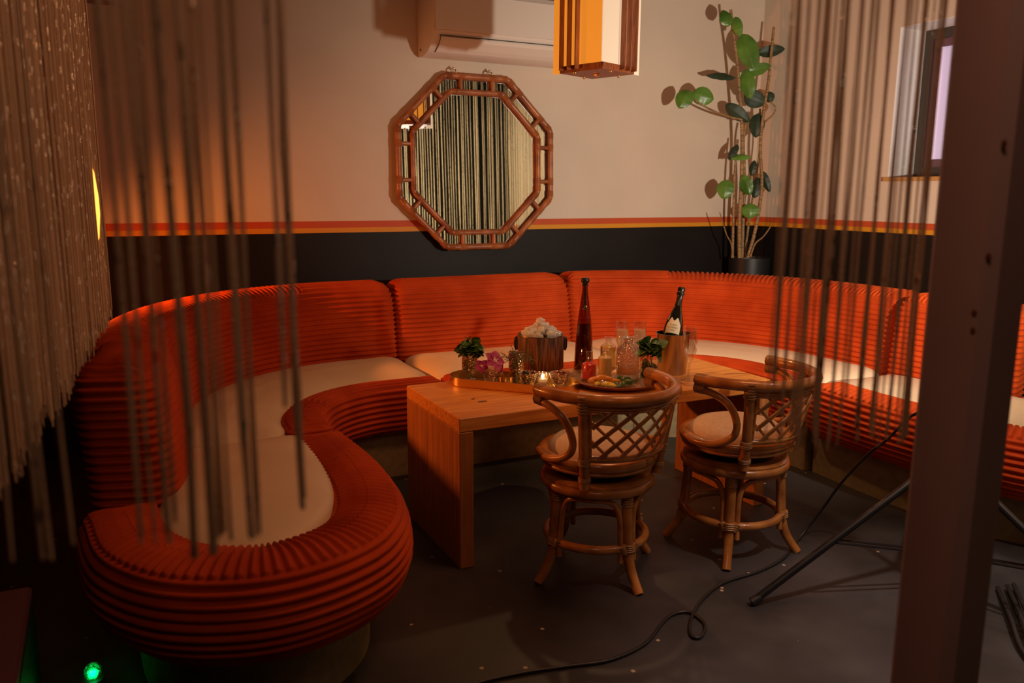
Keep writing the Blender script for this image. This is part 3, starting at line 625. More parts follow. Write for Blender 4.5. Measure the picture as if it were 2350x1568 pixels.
# ------------------------------------------------------------------ potted plant
def plant():
    Yp = 5.17; base = (4.77, Yp, 0); r = root('potted_plant', 'tall leafy plant in a black planter in the corner behind the sofa', 'potted plant', base)
    MB().lathe([(0, 0), (.14, 0), (.165, 1.03), (.155, 1.03), (.15, .97), (0, .97)], n=36).build('planter', 'black', r)
    MB().lathe([(0, .975), (.15, .975), (.15, .985), (0, 1.0)], n=24).build('soil', 'black', r)
    def W(px, py, dy=0.0):
        p = at(px, py, Y=Yp+dy); return (p[0]-base[0], p[1]-base[1], p[2])
    stems = [([(1697, 592), (1697, 500), (1702, 400), (1703, 300), (1697, 210), (1690, 130), (1681, 60), (1677, 22)], .014, 0.0),
             ([(1716, 592), (1735, 520), (1748, 430), (1745, 340), (1752, 260), (1763, 190), (1770, 120), (1776, 62)], .013, -.03),
             ([(1681, 592), (1683, 500), (1686, 400), (1693, 320)], .010, .03),
             ([(1703, 592), (1706, 500), (1709, 420), (1706, 330), (1712, 285)], .012, .05),
             ([(1709, 592), (1720, 500), (1733, 420), (1745, 330), (1744, 250)], .009, .06),
             ([(1722, 590), (1733, 560), (1750, 545), (1762, 530), (1768, 520)], .006, -.06),
             ([(1683, 592), (1678, 560), (1668, 540), (1660, 515), (1652, 488)], .005, -.04),
             ([(1702, 275), (1680, 270), (1650, 260), (1620, 246), (1592, 228)], .008, -.05),
             ([(1755, 280), (1775, 262), (1779, 245), (1766, 233)], .007, -.05)]
    for pts, rad, dy in stems:
        MB().tube([W(x, y, dy) for x, y in pts], [rad*(1.15-.4*k/len(pts)) for k in range(len(pts))], 9, sm=5).build('stem', 'stem', r)
    # leaf: centre px, half length, half width (px), direction angle (deg, image), tilt, dark
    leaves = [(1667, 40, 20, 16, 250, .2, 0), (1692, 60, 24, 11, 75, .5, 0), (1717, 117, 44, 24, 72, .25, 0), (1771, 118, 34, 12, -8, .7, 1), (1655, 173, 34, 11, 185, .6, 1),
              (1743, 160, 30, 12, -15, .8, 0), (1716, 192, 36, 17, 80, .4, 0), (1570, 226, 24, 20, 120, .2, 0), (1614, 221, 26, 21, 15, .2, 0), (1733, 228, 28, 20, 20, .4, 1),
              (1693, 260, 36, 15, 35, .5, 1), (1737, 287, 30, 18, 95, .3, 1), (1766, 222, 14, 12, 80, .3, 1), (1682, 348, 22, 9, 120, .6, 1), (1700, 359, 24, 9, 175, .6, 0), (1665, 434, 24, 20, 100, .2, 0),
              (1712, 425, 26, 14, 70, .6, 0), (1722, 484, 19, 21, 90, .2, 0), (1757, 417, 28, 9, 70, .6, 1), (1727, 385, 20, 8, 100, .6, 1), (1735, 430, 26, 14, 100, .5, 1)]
    for k, (px, py, hl, hw, ang, tl, dk) in enumerate(leaves):
        c = np.array(W(px, py, -.06 if not dk else .0)); sc = 6.05/FPX*1.02
        a = math.radians(ang); ex = CR*math.cos(a)-CU*math.sin(a); ey = CR*math.sin(a)+CU*math.cos(a); nn = -CF
        ey2 = ey*math.cos(tl*.9)+nn*math.sin(tl*.9); n2 = np.cross(ex, ey2)
        if n2@nn < 0: n2 = -n2
        V = []; F = []; nu, nv = 14, 8
        for i in range(nu+1):
            t = i/nu; wv = hw*(math.sin(PI*min(1, max(0, t))**.9)**.62)
            for j in range(nv+1):
                v = (j/nv-.5)*2; x = (t-.5)*2*hl; y = wv*v/math.cos(tl*.9)
                h = -3.0*(v*v) - 3*abs(t-.5)**2*4 + 1.2*math.sin(t*22)*abs(v)*.5 + (1.4 if j == nv//2 else 0)
                V.append(tuple(c+(ex*x+ey2*y+n2*h)*sc))
        F = [(i*(nv+1)+j, (i+1)*(nv+1)+j, (i+1)*(nv+1)+j+1, i*(nv+1)+j+1) for i in range(nu) for j in range(nv)]
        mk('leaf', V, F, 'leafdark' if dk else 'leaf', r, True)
plant()
# ------------------------------------------------------------------ things on the table
def tp(px, py, z=ZT): p = at(px, py, Z=z); return (float(p[0]), float(p[1]))
def thing(name, label, cat, xy, z=ZT, rz=0, group=None): return root(name, label, cat, (xy[0], xy[1], z), rz, group)
def glassware(r, prof_out, prof_in, m='glass', n=36, ribs=0, ramp=0):
    MB().lathe(prof_out+prof_in[::-1], n=n, ribs=ribs, ramp=ramp).build('glass_body', m, r)
# brass tray
TA = np.array([1.55, 3.50]); TBp = np.array([1.83, 3.21]); 
def capsule(A, B, rad, n=14):
    d = (B-A)/np.linalg.norm(B-A); a0 = math.atan2(d[1], d[0]); P = []
    for k in range(n+1): t = a0+PI/2+PI*k/n; P.append(A+rad*np.array([math.cos(t), math.sin(t)]))
    for k in range(n+1): t = a0-PI/2+PI*k/n; P.append(B+rad*np.array([math.cos(t), math.sin(t)]))
    return P
mid = (TA+TBp)/2; tr = thing('serving_tray', 'long rounded brass tray holding goblets, bowls and a tealight', 'tray', mid)
def tray_mesh():
    rings = []; rad = .115
    for rr, z in ((rad-.004, .0), (rad, .004), (rad, .042), (rad-.003, .042), (rad-.003, .006), (.05, .005), (0.002, .005)):
        rings.append([(p[0]-mid[0], p[1]-mid[1], z) for p in capsule(TA, TBp, rr)])
    n = len(rings[0]); V = [v for q in rings for v in q]; F = [(i*n+j, i*n+(j+1) % n, (i+1)*n+(j+1) % n, (i+1)*n+j) for i in range(len(rings)-1) for j in range(n)]+[tuple(range(n))[::-1]]
    return V, F
V, F = tray_mesh(); autosmooth(mk('tray_body', V, F, 'brass', tr, True), 40)
ZTR = ZT+.006
def tpx(px, py): return tp(px, py, ZTR)
def leafmesh(mb, c, d, L, Wd, up=(0, 0, 1), curl=.25):
    d = np.array(d, float); d /= np.linalg.norm(d); s = np.cross(d, up); s = s/(np.linalg.norm(s)+1e-9); n = np.cross(s, d); c = np.array(c, float); V = []; nu = 6
    for i in range(nu+1):
        t = i/nu; w_ = Wd*math.sin(PI*t**.8)**.8 if 0 < t < 1 else 0
        p = c+d*L*t-n*curl*L*t*t
        V += [p-s*w_+n*w_*.25, p, p+s*w_+n*w_*.25]
    mb.add([tuple(v) for v in V], [(3*i+k, 3*i+k+1, 3*i+k+4, 3*i+k+3) for i in range(nu) for k in (0, 1)])
def mint_sprig(name, r, z0, rad, h, n, m='mint', seed=1, LL=.045):
    rnd = random.Random(seed); mb = MB()
    for k in range(n):
        a = rnd.random()*2*PI; t = rnd.random(); rr = rad*math.sqrt(rnd.random()); zz = z0+h*t*(1-rr/rad*.45)
        el = rnd.uniform(-.3, 1.5)*(1.1-rr/rad*.6); leafmesh(mb, (rr*.8*math.cos(a), rr*.8*math.sin(a), zz), (math.cos(a)*math.cos(el), math.sin(a)*math.cos(el), math.sin(el)), LL*rnd.uniform(.7, 1.1), LL*.50, up=(rnd.uniform(-.9, .9), rnd.uniform(-.9, .9), rnd.uniform(.1, 1)), curl=rnd.uniform(.1, .7))
    for k in range(5):
        a = rnd.random()*2*PI; mb.tube([(.01*math.cos(a), .01*math.sin(a), z0-.08), (rad*.4*math.cos(a), rad*.4*math.sin(a), z0+h*.7)], .0016, 5)
    return mb.build(name, m, r)
GOB_O = [(0, 0), (.031, 0), (.031, .003), (.010, .009), (.007, .016), (.008, .028), (.018, .036), (.036, .050), (.0385, .062), (.0385, .118), (.040, .121), (.0385, .124), (.040, .136)]
GOB_I = [(0, .044), (.030, .053), (.035, .064), (.0365, .118), (.0375, .136)]
def goblet(xy, label, what):
    r = thing('cut_glass_goblet', label, 'glass', xy, ZTR, 0, 'cut crystal goblets on the brass tray'); glassware(r, GOB_O, GOB_I, 'cut', 40)
    return r
g1 = tpx(1078, 871); goblet(g1, 'cut crystal goblet packed with broad mint leaves, at the left tip of the tray', 0)
r = thing('mint_bunch', 'bunch of broad mint leaves in the leftmost crystal goblet', 'herbs', g1, ZTR+.05); mint_sprig('mint_leaves', r, .070, .042, .075, 90, 'mint', 3, .044); mint_sprig('mint_stems', r, .0, .028, .06, 26, 'mint', 13, .022)
g2 = tpx(1185, 872); goblet(g2, 'cut crystal goblet packed with feathery dill, beside the wooden ice bucket', 1)
def dill(xy):
    r = thing('dill_bunch', 'bunch of feathery dill fronds in the goblet beside the ice bucket', 'herbs', xy, ZTR+.05); rnd = random.Random(5); mb = MB()
    for k in range(34):
        a = rnd.random()*2*PI; L = rnd.uniform(.045, .10); el = rnd.uniform(.3, 1.4); p = np.array([.02*math.cos(a)*rnd.random(), .02*math.sin(a)*rnd.random(), .03]); pts = []
        for t in np.linspace(0, 1, 6): pts.append(p+np.array([math.cos(a)*math.cos(el)*L*t*1.1, math.sin(a)*math.cos(el)*L*t*1.1, math.sin(el)*L*t+.02*t-.035*t**3]))
        mb.tube(pts, .0008, 4)
        for q in pts[1:]:
            for _ in range(5):
                d = np.array([rnd.uniform(-1, 1), rnd.uniform(-1, 1), rnd.uniform(-.8, .8)])*.012; mb.tube([q, q+d], .0006, 3, cap=False)
    mb.build('dill_fronds', 'dill', r)
    q = thing('dill_stems', 'dark dill stems filling the bowl of the goblet beside the ice bucket', 'herbs', xy, ZTR+.05) if False else None
    mint_sprig('dill_stalks', r, .0, .026, .06, 46, 'dill', 21, .018)
dill(g2)
BW_O = [(0, 0), (.026, 0), (.030, .004), (.044, .05), (.049, .066), (.051, .068)]
BW_I = [(0, .006), (.025, .007), (.040, .05), (.0475, .068)]
def bowl(xy, label, s=1.0):
    r = thing('cut_glass_bowl', label, 'bowl', xy, ZTR, 0, 'small cut crystal bowls on the brass tray'); MB().lathe([(a*s, b*s) for a, b in BW_O+BW_I[::-1]], n=40, ribs=20, ramp=.012).build('bowl_body', 'cut', r); return r
b1 = tpx(1127, 875); bowl(b1, 'cut crystal bowl holding magenta orchid blooms', 1.05)
def orchid(c, s, tilt, label):
    r = root('orchid_bloom', label, 'flower', c, 0, 'magenta orchid blooms in the crystal bowl'); nrm = np.array(tilt, float); nrm /= np.linalg.norm(nrm); u = np.cross(nrm, (0, 0, 1.)); u /= np.linalg.norm(u); v = np.cross(nrm, u)
    for k in range(5):
        a = 2*PI*k/5+.3; d = u*math.cos(a)+v*math.sin(a); mb = MB(); leafmesh(mb, d*.004, d+nrm*.25, s*(1.0 if k % 2 else .88), s*.44, up=nrm, curl=.25); mb.build('petal', 'petal', r)
    mb = MB(); 
    for k in range(4): a = 2*PI*k/4; leafmesh(mb, nrm*.004, (u*math.cos(a)+v*math.sin(a))*.7+nrm, s*.33, s*.09, up=nrm)
    mb.sphere(nrm*.006, s*.1); mb.build('bloom_centre', 'petalc', r)
orchid((b1[0]+.012, b1[1]-.01, ZTR+.100), .058, (.15, -.75, .65), 'large magenta orchid with a white centre on top of the crystal bowl')
orchid((b1[0]-.05, b1[1]+.0, ZTR+.078), .034, (-.4, -.7, .5), 'small magenta orchid hanging over the left rim of the bowl')
orchid((b1[0]+.04, b1[1]+.0, ZTR+.072), .042, (.5, -.8, .1), 'dark magenta orchid drooping over the right rim of the bowl')
orchid((b1[0]-.003, b1[1]-.008, ZTR+.032), .024, (0, -.8, .3), 'deep red orchid pressed inside the crystal bowl under the large bloom')
c1 = tpx(1160, 877); r = thing('brass_cup', 'shallow brass cup on the tray behind the orchid bowl', 'cup', c1, ZTR); MB().lathe([(0, 0), (.034, 0), (.036, .003), (.036, .03), (.034, .03), (.034, .004), (0, .004)], n=32).build('cup_body', 'brass', r)
b2 = tpx(1211, 885); bowl(b2, 'cut crystal bowl of blackberries at the front of the tray', .95)
def fill(name, xy, z, rad, n, rr, m, label, cat, group, seed, layers=3):
    rnd = random.Random(seed)
    first = None
    for k in range(n):
        a = rnd.random()*2*PI; q = rad*math.sqrt(rnd.random()); zz = z+rr*.8+(k % layers)*rr*1.3
        q *= .62+.38*((k % layers)/max(1, layers-1)); mb = MB()
        if name == 'blackberry':
            for i in range(16):
                ph = math.acos(1-2*(i+.5)/16); th = i*2.4; mb.sphere((rr*.72*math.sin(ph)*math.cos(th), rr*.72*math.sin(ph)*math.sin(th), rr*.9*math.cos(ph)), rr*.36, 6, 4)
        else:
            mb.tube([(-rr*1.6, 0, 0), (-rr*.6, rr*.4, rr*.3), (rr*.6, rr*.3, .0), (rr*1.6, -rr*.3, rr*.5)], [rr*.1, rr*.28, rr*.28, rr*.1], 6, sm=3)
        if first is None:
            o = mb.build(name, m, None, True); first = o
        else:
            o = first.copy(); COL.objects.link(o)
        o.location = Vector((xy[0]+q*math.cos(a), xy[1]+q*math.sin(a), zz))*K; o.rotation_euler = (rnd.random()*.6, rnd.random()*.6, rnd.random()*6)
        tag(o, label, cat, group)
fill('blackberry', b2, ZTR+.006, .026, 12, .0105, 'berry', 'blackberry heaped in the crystal bowl at the front of the tray', 'berry', 'blackberries in the crystal bowl', 4, 4)
b3 = tpx(1284, 888); bowl(b3, 'cut crystal bowl of dried red petals at the right end of the tray', 1.0)
fill('dried_petal', b3, ZTR+.008, .034, 20, .011, 'redgarnish', 'dried dark red petal in the crystal bowl at the right end of the tray', 'garnish', 'dried red petals in the crystal bowl', 8, 4)
c3 = tpx(1246, 880); r = thing('tealight_holder', 'faceted crystal tealight holder with a lit candle, between two bowls', 'candle', c3, ZTR); MB().lathe([(0, 0), (.028, 0), (.036, .014), (.038, .03), (.033, .05), (.030, .052), (.034, .03), (.03, .012), (0, .008)], n=12).build('holder', 'cut', r)
MB().lathe([(0, .01), (.018, .01), (.018, .022), (0, .022)], n=20).build('candle', 'white', r); MB().lathe([(0, .022), (.0045, .028), (.0055, .034), (.002, .044), (0, .048)], n=10).build('flame', 'flame', r)
lamp('tealight_light', 'POINT', (c3[0], c3[1], ZTR+.06), 0.35, (1.0, 0.5, 0.18), 0.008)
# ice bucket
ib = tp(1240, 843); r = thing('ice_bucket', 'wood veneer ice bucket heaped with ice cubes', 'ice bucket', ib)
MB().lathe([(0, 0), (.116, 0), (.120, .004), (.120, .172), (.118, .176), (.112, .176), (.110, .172), (.110, .06), (0, .06)], n=56).build('bucket_body', 'icewood', r)
MB().lathe([(.1125, .1775), (.1195, .1775), (.1200, .174), (.1125, .174), (.1125, .1775)], n=56, closed_ends=False).build('steel_rim', 'steel', r)
for s in (-1, 1):
    m = MB(); ax = np.array([math.cos(-YAW), math.sin(-YAW)])*s
    m.tube([(ax[0]*.121, ax[1]*.121, .155), (ax[0]*.128, ax[1]*.128, .15), (ax[0]*.128, ax[1]*.128, .11), (ax[0]*.121, ax[1]*.121, .095)], .010, 8, sm=3); m.build('handle', 'blackmetal', r)
rnd = random.Random(11); first = None
spots = []
for lay, (rad, n, z) in enumerate(((.085, 12, .150), (.083, 12, .170), (.055, 8, .188), (.028, 4, .208), (.0, 1, .228))):
    for k in range(n):
        a = 2*PI*k/n+lay*.5+rnd.uniform(-.15, .15); spots.append((ib[0]+rad*math.cos(a)+rnd.uniform(-.004, .004), ib[1]+rad*math.sin(a)+rnd.uniform(-.004, .004), ZT+z+.008+rnd.uniform(-.004, .006)))
for p in spots:
    if first is None: o = MB().box((-.0185, -.0185, -.017), (.0185, .0185, .017), .0045).build('ice_cube', 'ice', None, True); first = o
    else: o = first.copy(); COL.objects.link(o)
    o.location = Vector(p)*K; o.rotation_euler = (rnd.random()*3, rnd.random()*3, rnd.random()*3); tag(o, 'clear ice cube heaped in the wood veneer bucket', 'ice cube', 'ice cubes in the wooden bucket')
# tall amber bottle
tq = tp(1339, 846); r = thing('tall_bottle', 'very tall slim amber glass bottle with a round stopper', 'bottle', tq)
MB().lathe([(0, 0), (.045, 0), (.049, .004), (.0485, .05), (.043, .16), (.034, .26), (.024, .34), (.0155, .395), (.0135, .425), (.0135, .432), (0, .432)], n=40).build('bottle_glass', 'amberglass', r)
MB().lathe([(0, .01), (.043, .01), (.0425, .05), (.037, .16), (.030, .23), (0, .23)], n=32).build('spirit', 'amberglass', r)
MB().lathe([(.0, .432), (.018, .432), (.018, .437), (.012, .439), (.014, .444), (.021, .452), (.022, .462), (.017, .472), (.0, .475)], n=28).build('stopper', 'foil', r)
vd = np.array([-math.sin(YAW+.09), -math.cos(YAW+.09), 0]); sd = np.array([math.cos(YAW+.09), -math.sin(YAW+.09), 0])
m = MB()
def ribbon(z0, z1, w, off): 
    a = [];
    for z in (z0, z1):
        rr = np.interp(z, [.26, .34, .395, .425], [.034, .024, .0155, .0135])+off
        for s in (-1, 1): a.append(tuple(vd*rr*.985+sd*w*s+np.array([0, 0, z])))
    return a, [(0, 1, 3, 2)]
m.add(*ribbon(.31, .36, .004, .0018)); m.add(*ribbon(.36, .43, .004, .0018)); m.build('neck_ribbon', 'foil', r, False)
m = MB(); rr = .0285; n = 20; c = vd*(rr+.0035)+np.array([0, 0, .325])
V = [tuple(c)]+[tuple(c+(sd*math.cos(2*PI*k/n)+np.array([0, 0, 1])*math.sin(2*PI*k/n))*.0125) for k in range(n)]; m.add(V, [(0, k+1, (k+1) % n+1) for k in range(n)]); m.build('medallion', 'foil', r, False)
m = MB(); c2 = c+vd*.0008; m.tube([c2+(sd*math.cos(2*PI*k/n)+np.array([0, 0, 1])*math.sin(2*PI*k/n))*.0105 for k in range(n)], .0008, 5, closed=True)
for k in range(5): a = PI/2+(k-2)*.55; m.tube([c2-np.array([0, 0, .004]), c2+(sd*math.cos(a)+np.array([0, 0, 1])*math.sin(a))*.0065], .0008, 4)
m.build('emblem', 'gold', r)
# copper platter
pc = tp(1413, 879); pl = thing('round_platter', 'round hammered copper platter carrying bottles, fruit and mint', 'platter', pc)
MB().lathe([(0, 0), (.16, 0), (.208, .010), (.227, .026), (.229, .029), (.225, .029), (.206, .015), (.16, .006), (0, .006)], n=64).build('platter_body', 'copper', pl)
ZP = ZT+.0075
def tpp(px, py): return tp(px, py, ZP)
def bottle(px, py, h, rad, neck, body_h, label, liquid, lh, m='glass', ribs=0, name='juice_bottle'):
    xy = tpp(px, py); r = thing(name, label, 'bottle', xy, ZP)
    o = [(0, 0), (rad*.93, 0), (rad, .004), (rad, body_h*.82), (rad*.93, body_h*.92), (rad*.7, body_h*.985), (neck*1.15, body_h*1.05), (neck, body_h*1.10), (neck, h*.95), (neck*1.25, h*.955), (neck*1.25, h*.995), (neck*1.1, h)]
    i = [(0, .005), (rad-.004, .006), (rad-.003, body_h*.8), (rad*.88, body_h*.91), (rad*.62, body_h*.97), (neck-.003, body_h*1.07), (neck-.003, h)]
    MB().lathe(o+i[::-1], n=48, ribs=ribs, ramp=.02 if ribs else 0).build('bottle_glass', m, r)
    liq = [(0, .0055)]+[(a-.0006, b) for a, b in i[1:] if b < lh]; rr = np.interp(lh, [b for a, b in i[1:]], [a for a, b in i[1:]])-.0006
    MB().lathe(liq+[(rr, lh), (0, lh)], n=40).build('liquid', liquid, r); return r
bottle(1351, 871, .140, .0365, .0135, .085, 'small ribbed bottle of bright red syrup on the left of the platter', 'juice_red', .083, ribs=24)
bottle(1388, 864, .135, .036, .0145, .105, 'small bottle of cloudy cream juice, beside the red syrup', 'juice_cream', .098)
bottle(1395, 847, .170, .043, .0155, .130, 'taller bottle of yellow juice standing behind the cream one', 'juice_yellow', .118)
# decanter
dx = tpp(1440, 866); r = thing('cut_glass_decanter', 'square shouldered cut glass decanter with a little pale spirit', 'decanter', dx, ZP)
MB().lathe([(0, 0), (.054, 0), (.057, .005), (.057, .135), (.053, .148), (.042, .158), (.028, .165), (.022, .172), (.022, .19), (.034, .196), (.034, .20), (.019, .20), (.017, .19), (.017, .175), (.037, .153), (.050, .140), (.052, .02), (0, .018)], n=48, ribs=18, ramp=.012).build('decanter_glass', 'cut', r)
MB().lathe([(0, .02), (.0505, .021), (.0505, .055), (0, .055)], n=32).build('spirit', 'liqueur', r)
# mint highball
mx_ = tpp(1488, 882); r = thing('highball_glass', 'tall patterned glass filled with mint on the right of the platter', 'glass', mx_, ZP)
MB().lathe([(0, 0), (.036, 0), (.040, .004), (.041, .02), (.043, .155), (.0445, .158), (.0415, .158), (.040, .155), (.037, .022), (0, .018)], n=40).build('glass_body', 'glass', r)
m = MB()
for z in (.135, .118): m.tube([(.0435*math.cos(t), .0435*math.sin(t), z) for t in np.linspace(0, 2*PI, 40, endpoint=False)], .0012, 5, closed=True)
for k in range(12):
    for j in range(3): t = 2*PI*k/12+j*.26; m.sphere((.0425*math.cos(t), .0425*math.sin(t), .03+.03*j), .0035, 6, 4)
m.build('raised_pattern', 'glass', r)
r = thing('mint_sprigs', 'large bunch of mint leaves standing in the highball glass on the platter', 'herbs', mx_, ZP+.03)
mint_sprig('mint_leaves', r, .11, .045, .075, 60, 'mint', 9, .052); mint_sprig('mint_stems', r, .0, .032, .11, 44, 'mint', 19, .028)
# fruit plate
fp = tpp(1408, 886); r = thing('glass_plate', 'small fluted glass plate of citrus at the front of the platter', 'plate', fp, ZP)
MB().lathe([(0, 0), (.05, 0), (.085, .012), (.100, .020), (.098, .022), (.083, .015), (.05, .004), (0, .004)], n=60, ribs=30, ramp=.012).build('plate_body', 'cut', r)
def wedge(name, px, py, zz, L, rot, m, m2, label, cat, group, tilt=0.0):
    px -= 5; py -= 3; L *= 1.22; xy = tp(px, py, ZP+zz); r = root(name, label, cat, (xy[0], xy[1], ZP+zz), rot, group); r.rotation_euler = (tilt, 0, rot)
    mb = MB(); n = 12; V = []; 
    for i in range(n+1):
        t = -1+2*i/n; rr = L*.42*math.sqrt(max(0, 1-t*t))+.0002
        for k in range(7): a = PI*k/6; V.append((t*L, rr*math.cos(a), rr*math.sin(a)))
    F = [(i*7+k, (i+1)*7+k, (i+1)*7+k+1, i*7+k+1) for i in range(n) for k in range(6)]
    mk('peel', V, F, m, r)
    V2 = []; 
    for i in range(n+1):
        t = -1+2*i/n; rr = L*.42*math.sqrt(max(0, 1-t*t))+.0002; V2 += [(t*L*.98, -rr*.96, -.0006), (t*L*.98, rr*.96, -.0006)]
    mk('flesh', V2, [(2*i, 2*i+1, 2*i+3, 2*i+2) for i in range(n)], m2, r)
G1 = 'citrus wedges on the glass plate'
for k, (px, py, z, L, rt, tl, kd) in enumerate([(1366, 877, .026, .036, .5, .4, 'o'), (1384, 872, .036, .034, .1, .3, 'o'), (1398, 873, .033, .026, -.7, .6, 'o'), (1376, 884, .016, .027, .7, .7, 'l'), (1398, 886, .014, .027, -.2, .8, 'l'), (1415, 878, .024, .025, -.5, .5, 'o'), (1407, 889, .010, .022, -.8, .5, 'l'),
        (1424, 872, .026, .028, .4, .5, 'g'), (1420, 885, .014, .026, 1.2, .6, 'g'), (1436, 884, .016, .028, 1.0, .7, 'g'), (1450, 880, .018, .028, -.4, .5, 'g'), (1441, 874, .026, .027, .2, .6, 'g'), (1430, 890, .010, .022, .3, .5, 'g')]):
    nm, a, b_, lb = {'o': ('orange_wedge', 'orange', 'orange', 'orange wedge at the back left of the citrus plate'), 'l': ('lemon_wedge', 'lemon', 'lemon', 'yellow lemon wedge at the front left of the citrus plate'), 'g': ('lime_wedge', 'lime', 'limeflesh', 'dark green lime wedge on the right half of the citrus plate')}[kd]
    wedge(nm, px, py, z, L, rt, a, b_, lb, 'fruit', {'o': 'orange wedges on the glass plate', 'l': 'lemon wedges on the glass plate', 'g': 'lime wedges on the glass plate'}[kd], tl)
# champagne bucket with bottle
cb = tp(1541, 856); r = thing('champagne_bucket', 'brushed steel champagne bucket beside the flutes', 'ice bucket', cb)
MB().lathe([(0, 0), (.068, 0), (.072, .005), (.084, .20), (.087, .203), (.087, .207), (.083, .207), (.081, .20), (.069, .01), (0, .01)], n=48).build('bucket_body', 'steel', r)
tipp = at(1565, 660, D=4.22); base = at(1534, 812, D=4.12); ax = tipp-base; CB_S = np.linalg.norm(ax)/.386; ax = ax/np.linalg.norm(ax)
u = np.cross(ax, (0, 1, 0)); u /= np.linalg.norm(u); v = np.cross(ax, u); TL = np.stack([u, v, ax], 1)
r = root('champagne_bottle', 'dark champagne bottle leaning in the steel bucket', 'bottle', tuple(base), 0)
r.scale = (CB_S, CB_S, CB_S)
mb = MB(); mb.lathe([(0, 0), (.048, 0), (.051, .006), (.052, .12), (.050, .15), (.043, .19), (.030, .235), (.020, .27), (.016, .30), (.0155, .35), (0, .35)], n=44, tilt=TL); mb.build('bottle_glass', 'darkglass', r)
mb = MB(); mb.lathe([(.0205, .272), (.0168, .30), (.0163, .338), (.0205, .342), (.021, .352), (.0175, .356), (.0185, .364), (.021, .372), (.019, .382), (.008, .386), (0, .386)], n=28, tilt=TL, closed_ends=False); mb.build('foil_capsule', 'foil', r)
mb = MB(); n = 24; V = []; vw = -CF-ax*(-CF@ax); vw /= np.linalg.norm(vw); sw = np.cross(ax, vw)
if sw@CR < 0: sw = -sw
rows = 7
for j in range(rows+1):
    for k in range(n+1):
        q = -1+2*k/n; a = q*.78-.28; top = .185-.012*math.cos(q*PI*2.0)*1.0-.018*q*q if True else 0
        zz = .100+(top-.100)*j/rows; rr = np.interp(zz, [0, .12, .15, .19], [.051, .052, .050, .043])+.0008
        V.append(tuple((vw*math.cos(a)+sw*math.sin(a))*rr+ax*zz))
mb.add(V, [(j*(n+1)+k, j*(n+1)+k+1, (j+1)*(n+1)+k+1, (j+1)*(n+1)+k) for j in range(rows) for k in range(n)]); mb.build('shield_label', 'label', r)
def text(txt, size, origin, ex, ey, m, parent, name='lettering'):
    cu = bpy.data.curves.new(name, 'FONT'); cu.body = txt; cu.size = size*K; cu.align_x = 'CENTER'; cu.align_y = 'CENTER'; cu.extrude = .0001
    to = bpy.data.objects.new('tmp', cu); COL.objects.link(to); dg = bpy.context.evaluated_depsgraph_get(); me = bpy.data.meshes.new_from_object(to.evaluated_get(dg)); bpy.data.objects.remove(to)
    o = bpy.data.objects.new(name, me); COL.objects.link(o); o.parent = parent; me.materials.clear(); me.materials.append(M[m])
    ez = np.cross(ex, ey); o.matrix_local = Matrix(((ex[0], ey[0], ez[0], origin[0]*K), (ex[1], ey[1], ez[1], origin[1]*K), (ex[2], ey[2], ez[2], origin[2]*K), (0, 0, 0, 1)))
    return o
a_ = -.28; nd = vw*math.cos(a_)+sw*math.sin(a_); tx_ = -vw*math.sin(a_)+sw*math.cos(a_)
text('Champagne', .0085, nd*.0535+ax*.148, tx_, ax, 'ink', r); text('Dom Perignon', .0095, nd*.0545+ax*.132, tx_, ax, 'ink', r); text('Vintage', .0075, nd*.0545+ax*.118, tx_, ax, 'ink', r)
# flutes
FL_O = [(0, 0), (.034, 0), (.034, .002), (.012, .007), (.0055, .016), (.0048, .09), (.007, .108), (.020, .130), (.030, .160), (.0335, .19), (.0325, .225), (.028, .265)]
FL_I = [(0, .115), (.018, .134), (.028, .162), (.0318, .19), (.031, .225), (.027, .265)]
def flute(xy, label, wine=0.0):
    r = thing('champagne_flute', label, 'glass', xy, ZT, 0, 'champagne flutes'); MB().lathe(FL_O+FL_I[::-1], n=32).build('flute_glass', 'glass', r)
    if wine:
        w_ = [(0, .116), (.0175, .135), (.0272, .162), (.031, .19)]; w_ = [q for q in w_ if q[1] < wine]+[(np.interp(wine, [.116, .135, .162, .19, .225], [0, .0175, .0272, .031, .0302]), wine), (0, wine)]
        MB().lathe(w_, n=28).build('sparkling_wine', 'wine', r)
flute(tp(1580, 883), 'empty champagne flute nearest the right edge of the table'); flute(tp(1578, 873), 'empty champagne flute half hidden behind the nearest flute')
flute(tp(1425, 856), 'half full champagne flute behind the yellow juice bottle', .222); flute(tp(1465, 856), 'half full champagne flute behind the decanter', .222)
# ------------------------------------------------------------------ hanging strings
def strands(mb, x, y, ztop, zbot, r, n=5, wob=.004, seg=.12):
    m_ = max(3, int((ztop-zbot)/seg)); a = random.random()*6; b = random.random()*6
    pts = [(x+wob*math.sin(a+k*1.1)*random.random(), y+wob*math.cos(b+k*.9)*random.random(), ztop+(zbot-ztop)*k/m_) for k in range(m_+1)]
    mb.tube(pts, [r*random.uniform(.75, 1.25) for _ in pts], n, cap=False)
YS = .78
mb = MB()
for px, r_, hem in ((264, .0026, 1.245), (296, .0024, 1.24), (332, .004, 1.235), (352, .0018, 1.235), (393, .0045, 1.22), (438, .005, 1.22), (468, .0042, 1.22), (529, .0055, 1.225), (557, .0035, 1.222), (634, .003, 1.35), (664, .0052, 1.235), (486, .002, 1.225)):
    p = at(px, 500, Y=YS+random.uniform(-.03, .03))
    for k in range(3): strands(mb, p[0]+random.uniform(-.4, .4)*r_, p[1]+random.uniform(-.6, .6)*r_, 3.3, hem+random.uniform(-.012, .01), r_*.55, wob=r_*.7)
for px, hem in ((37, 1290), (95, 1285), (112, 1288), (163, 1250)):
    p = at(px, hem, Y=YS); strands(mb, p[0], p[1], 3.3, p[2], .0019, wob=.003)
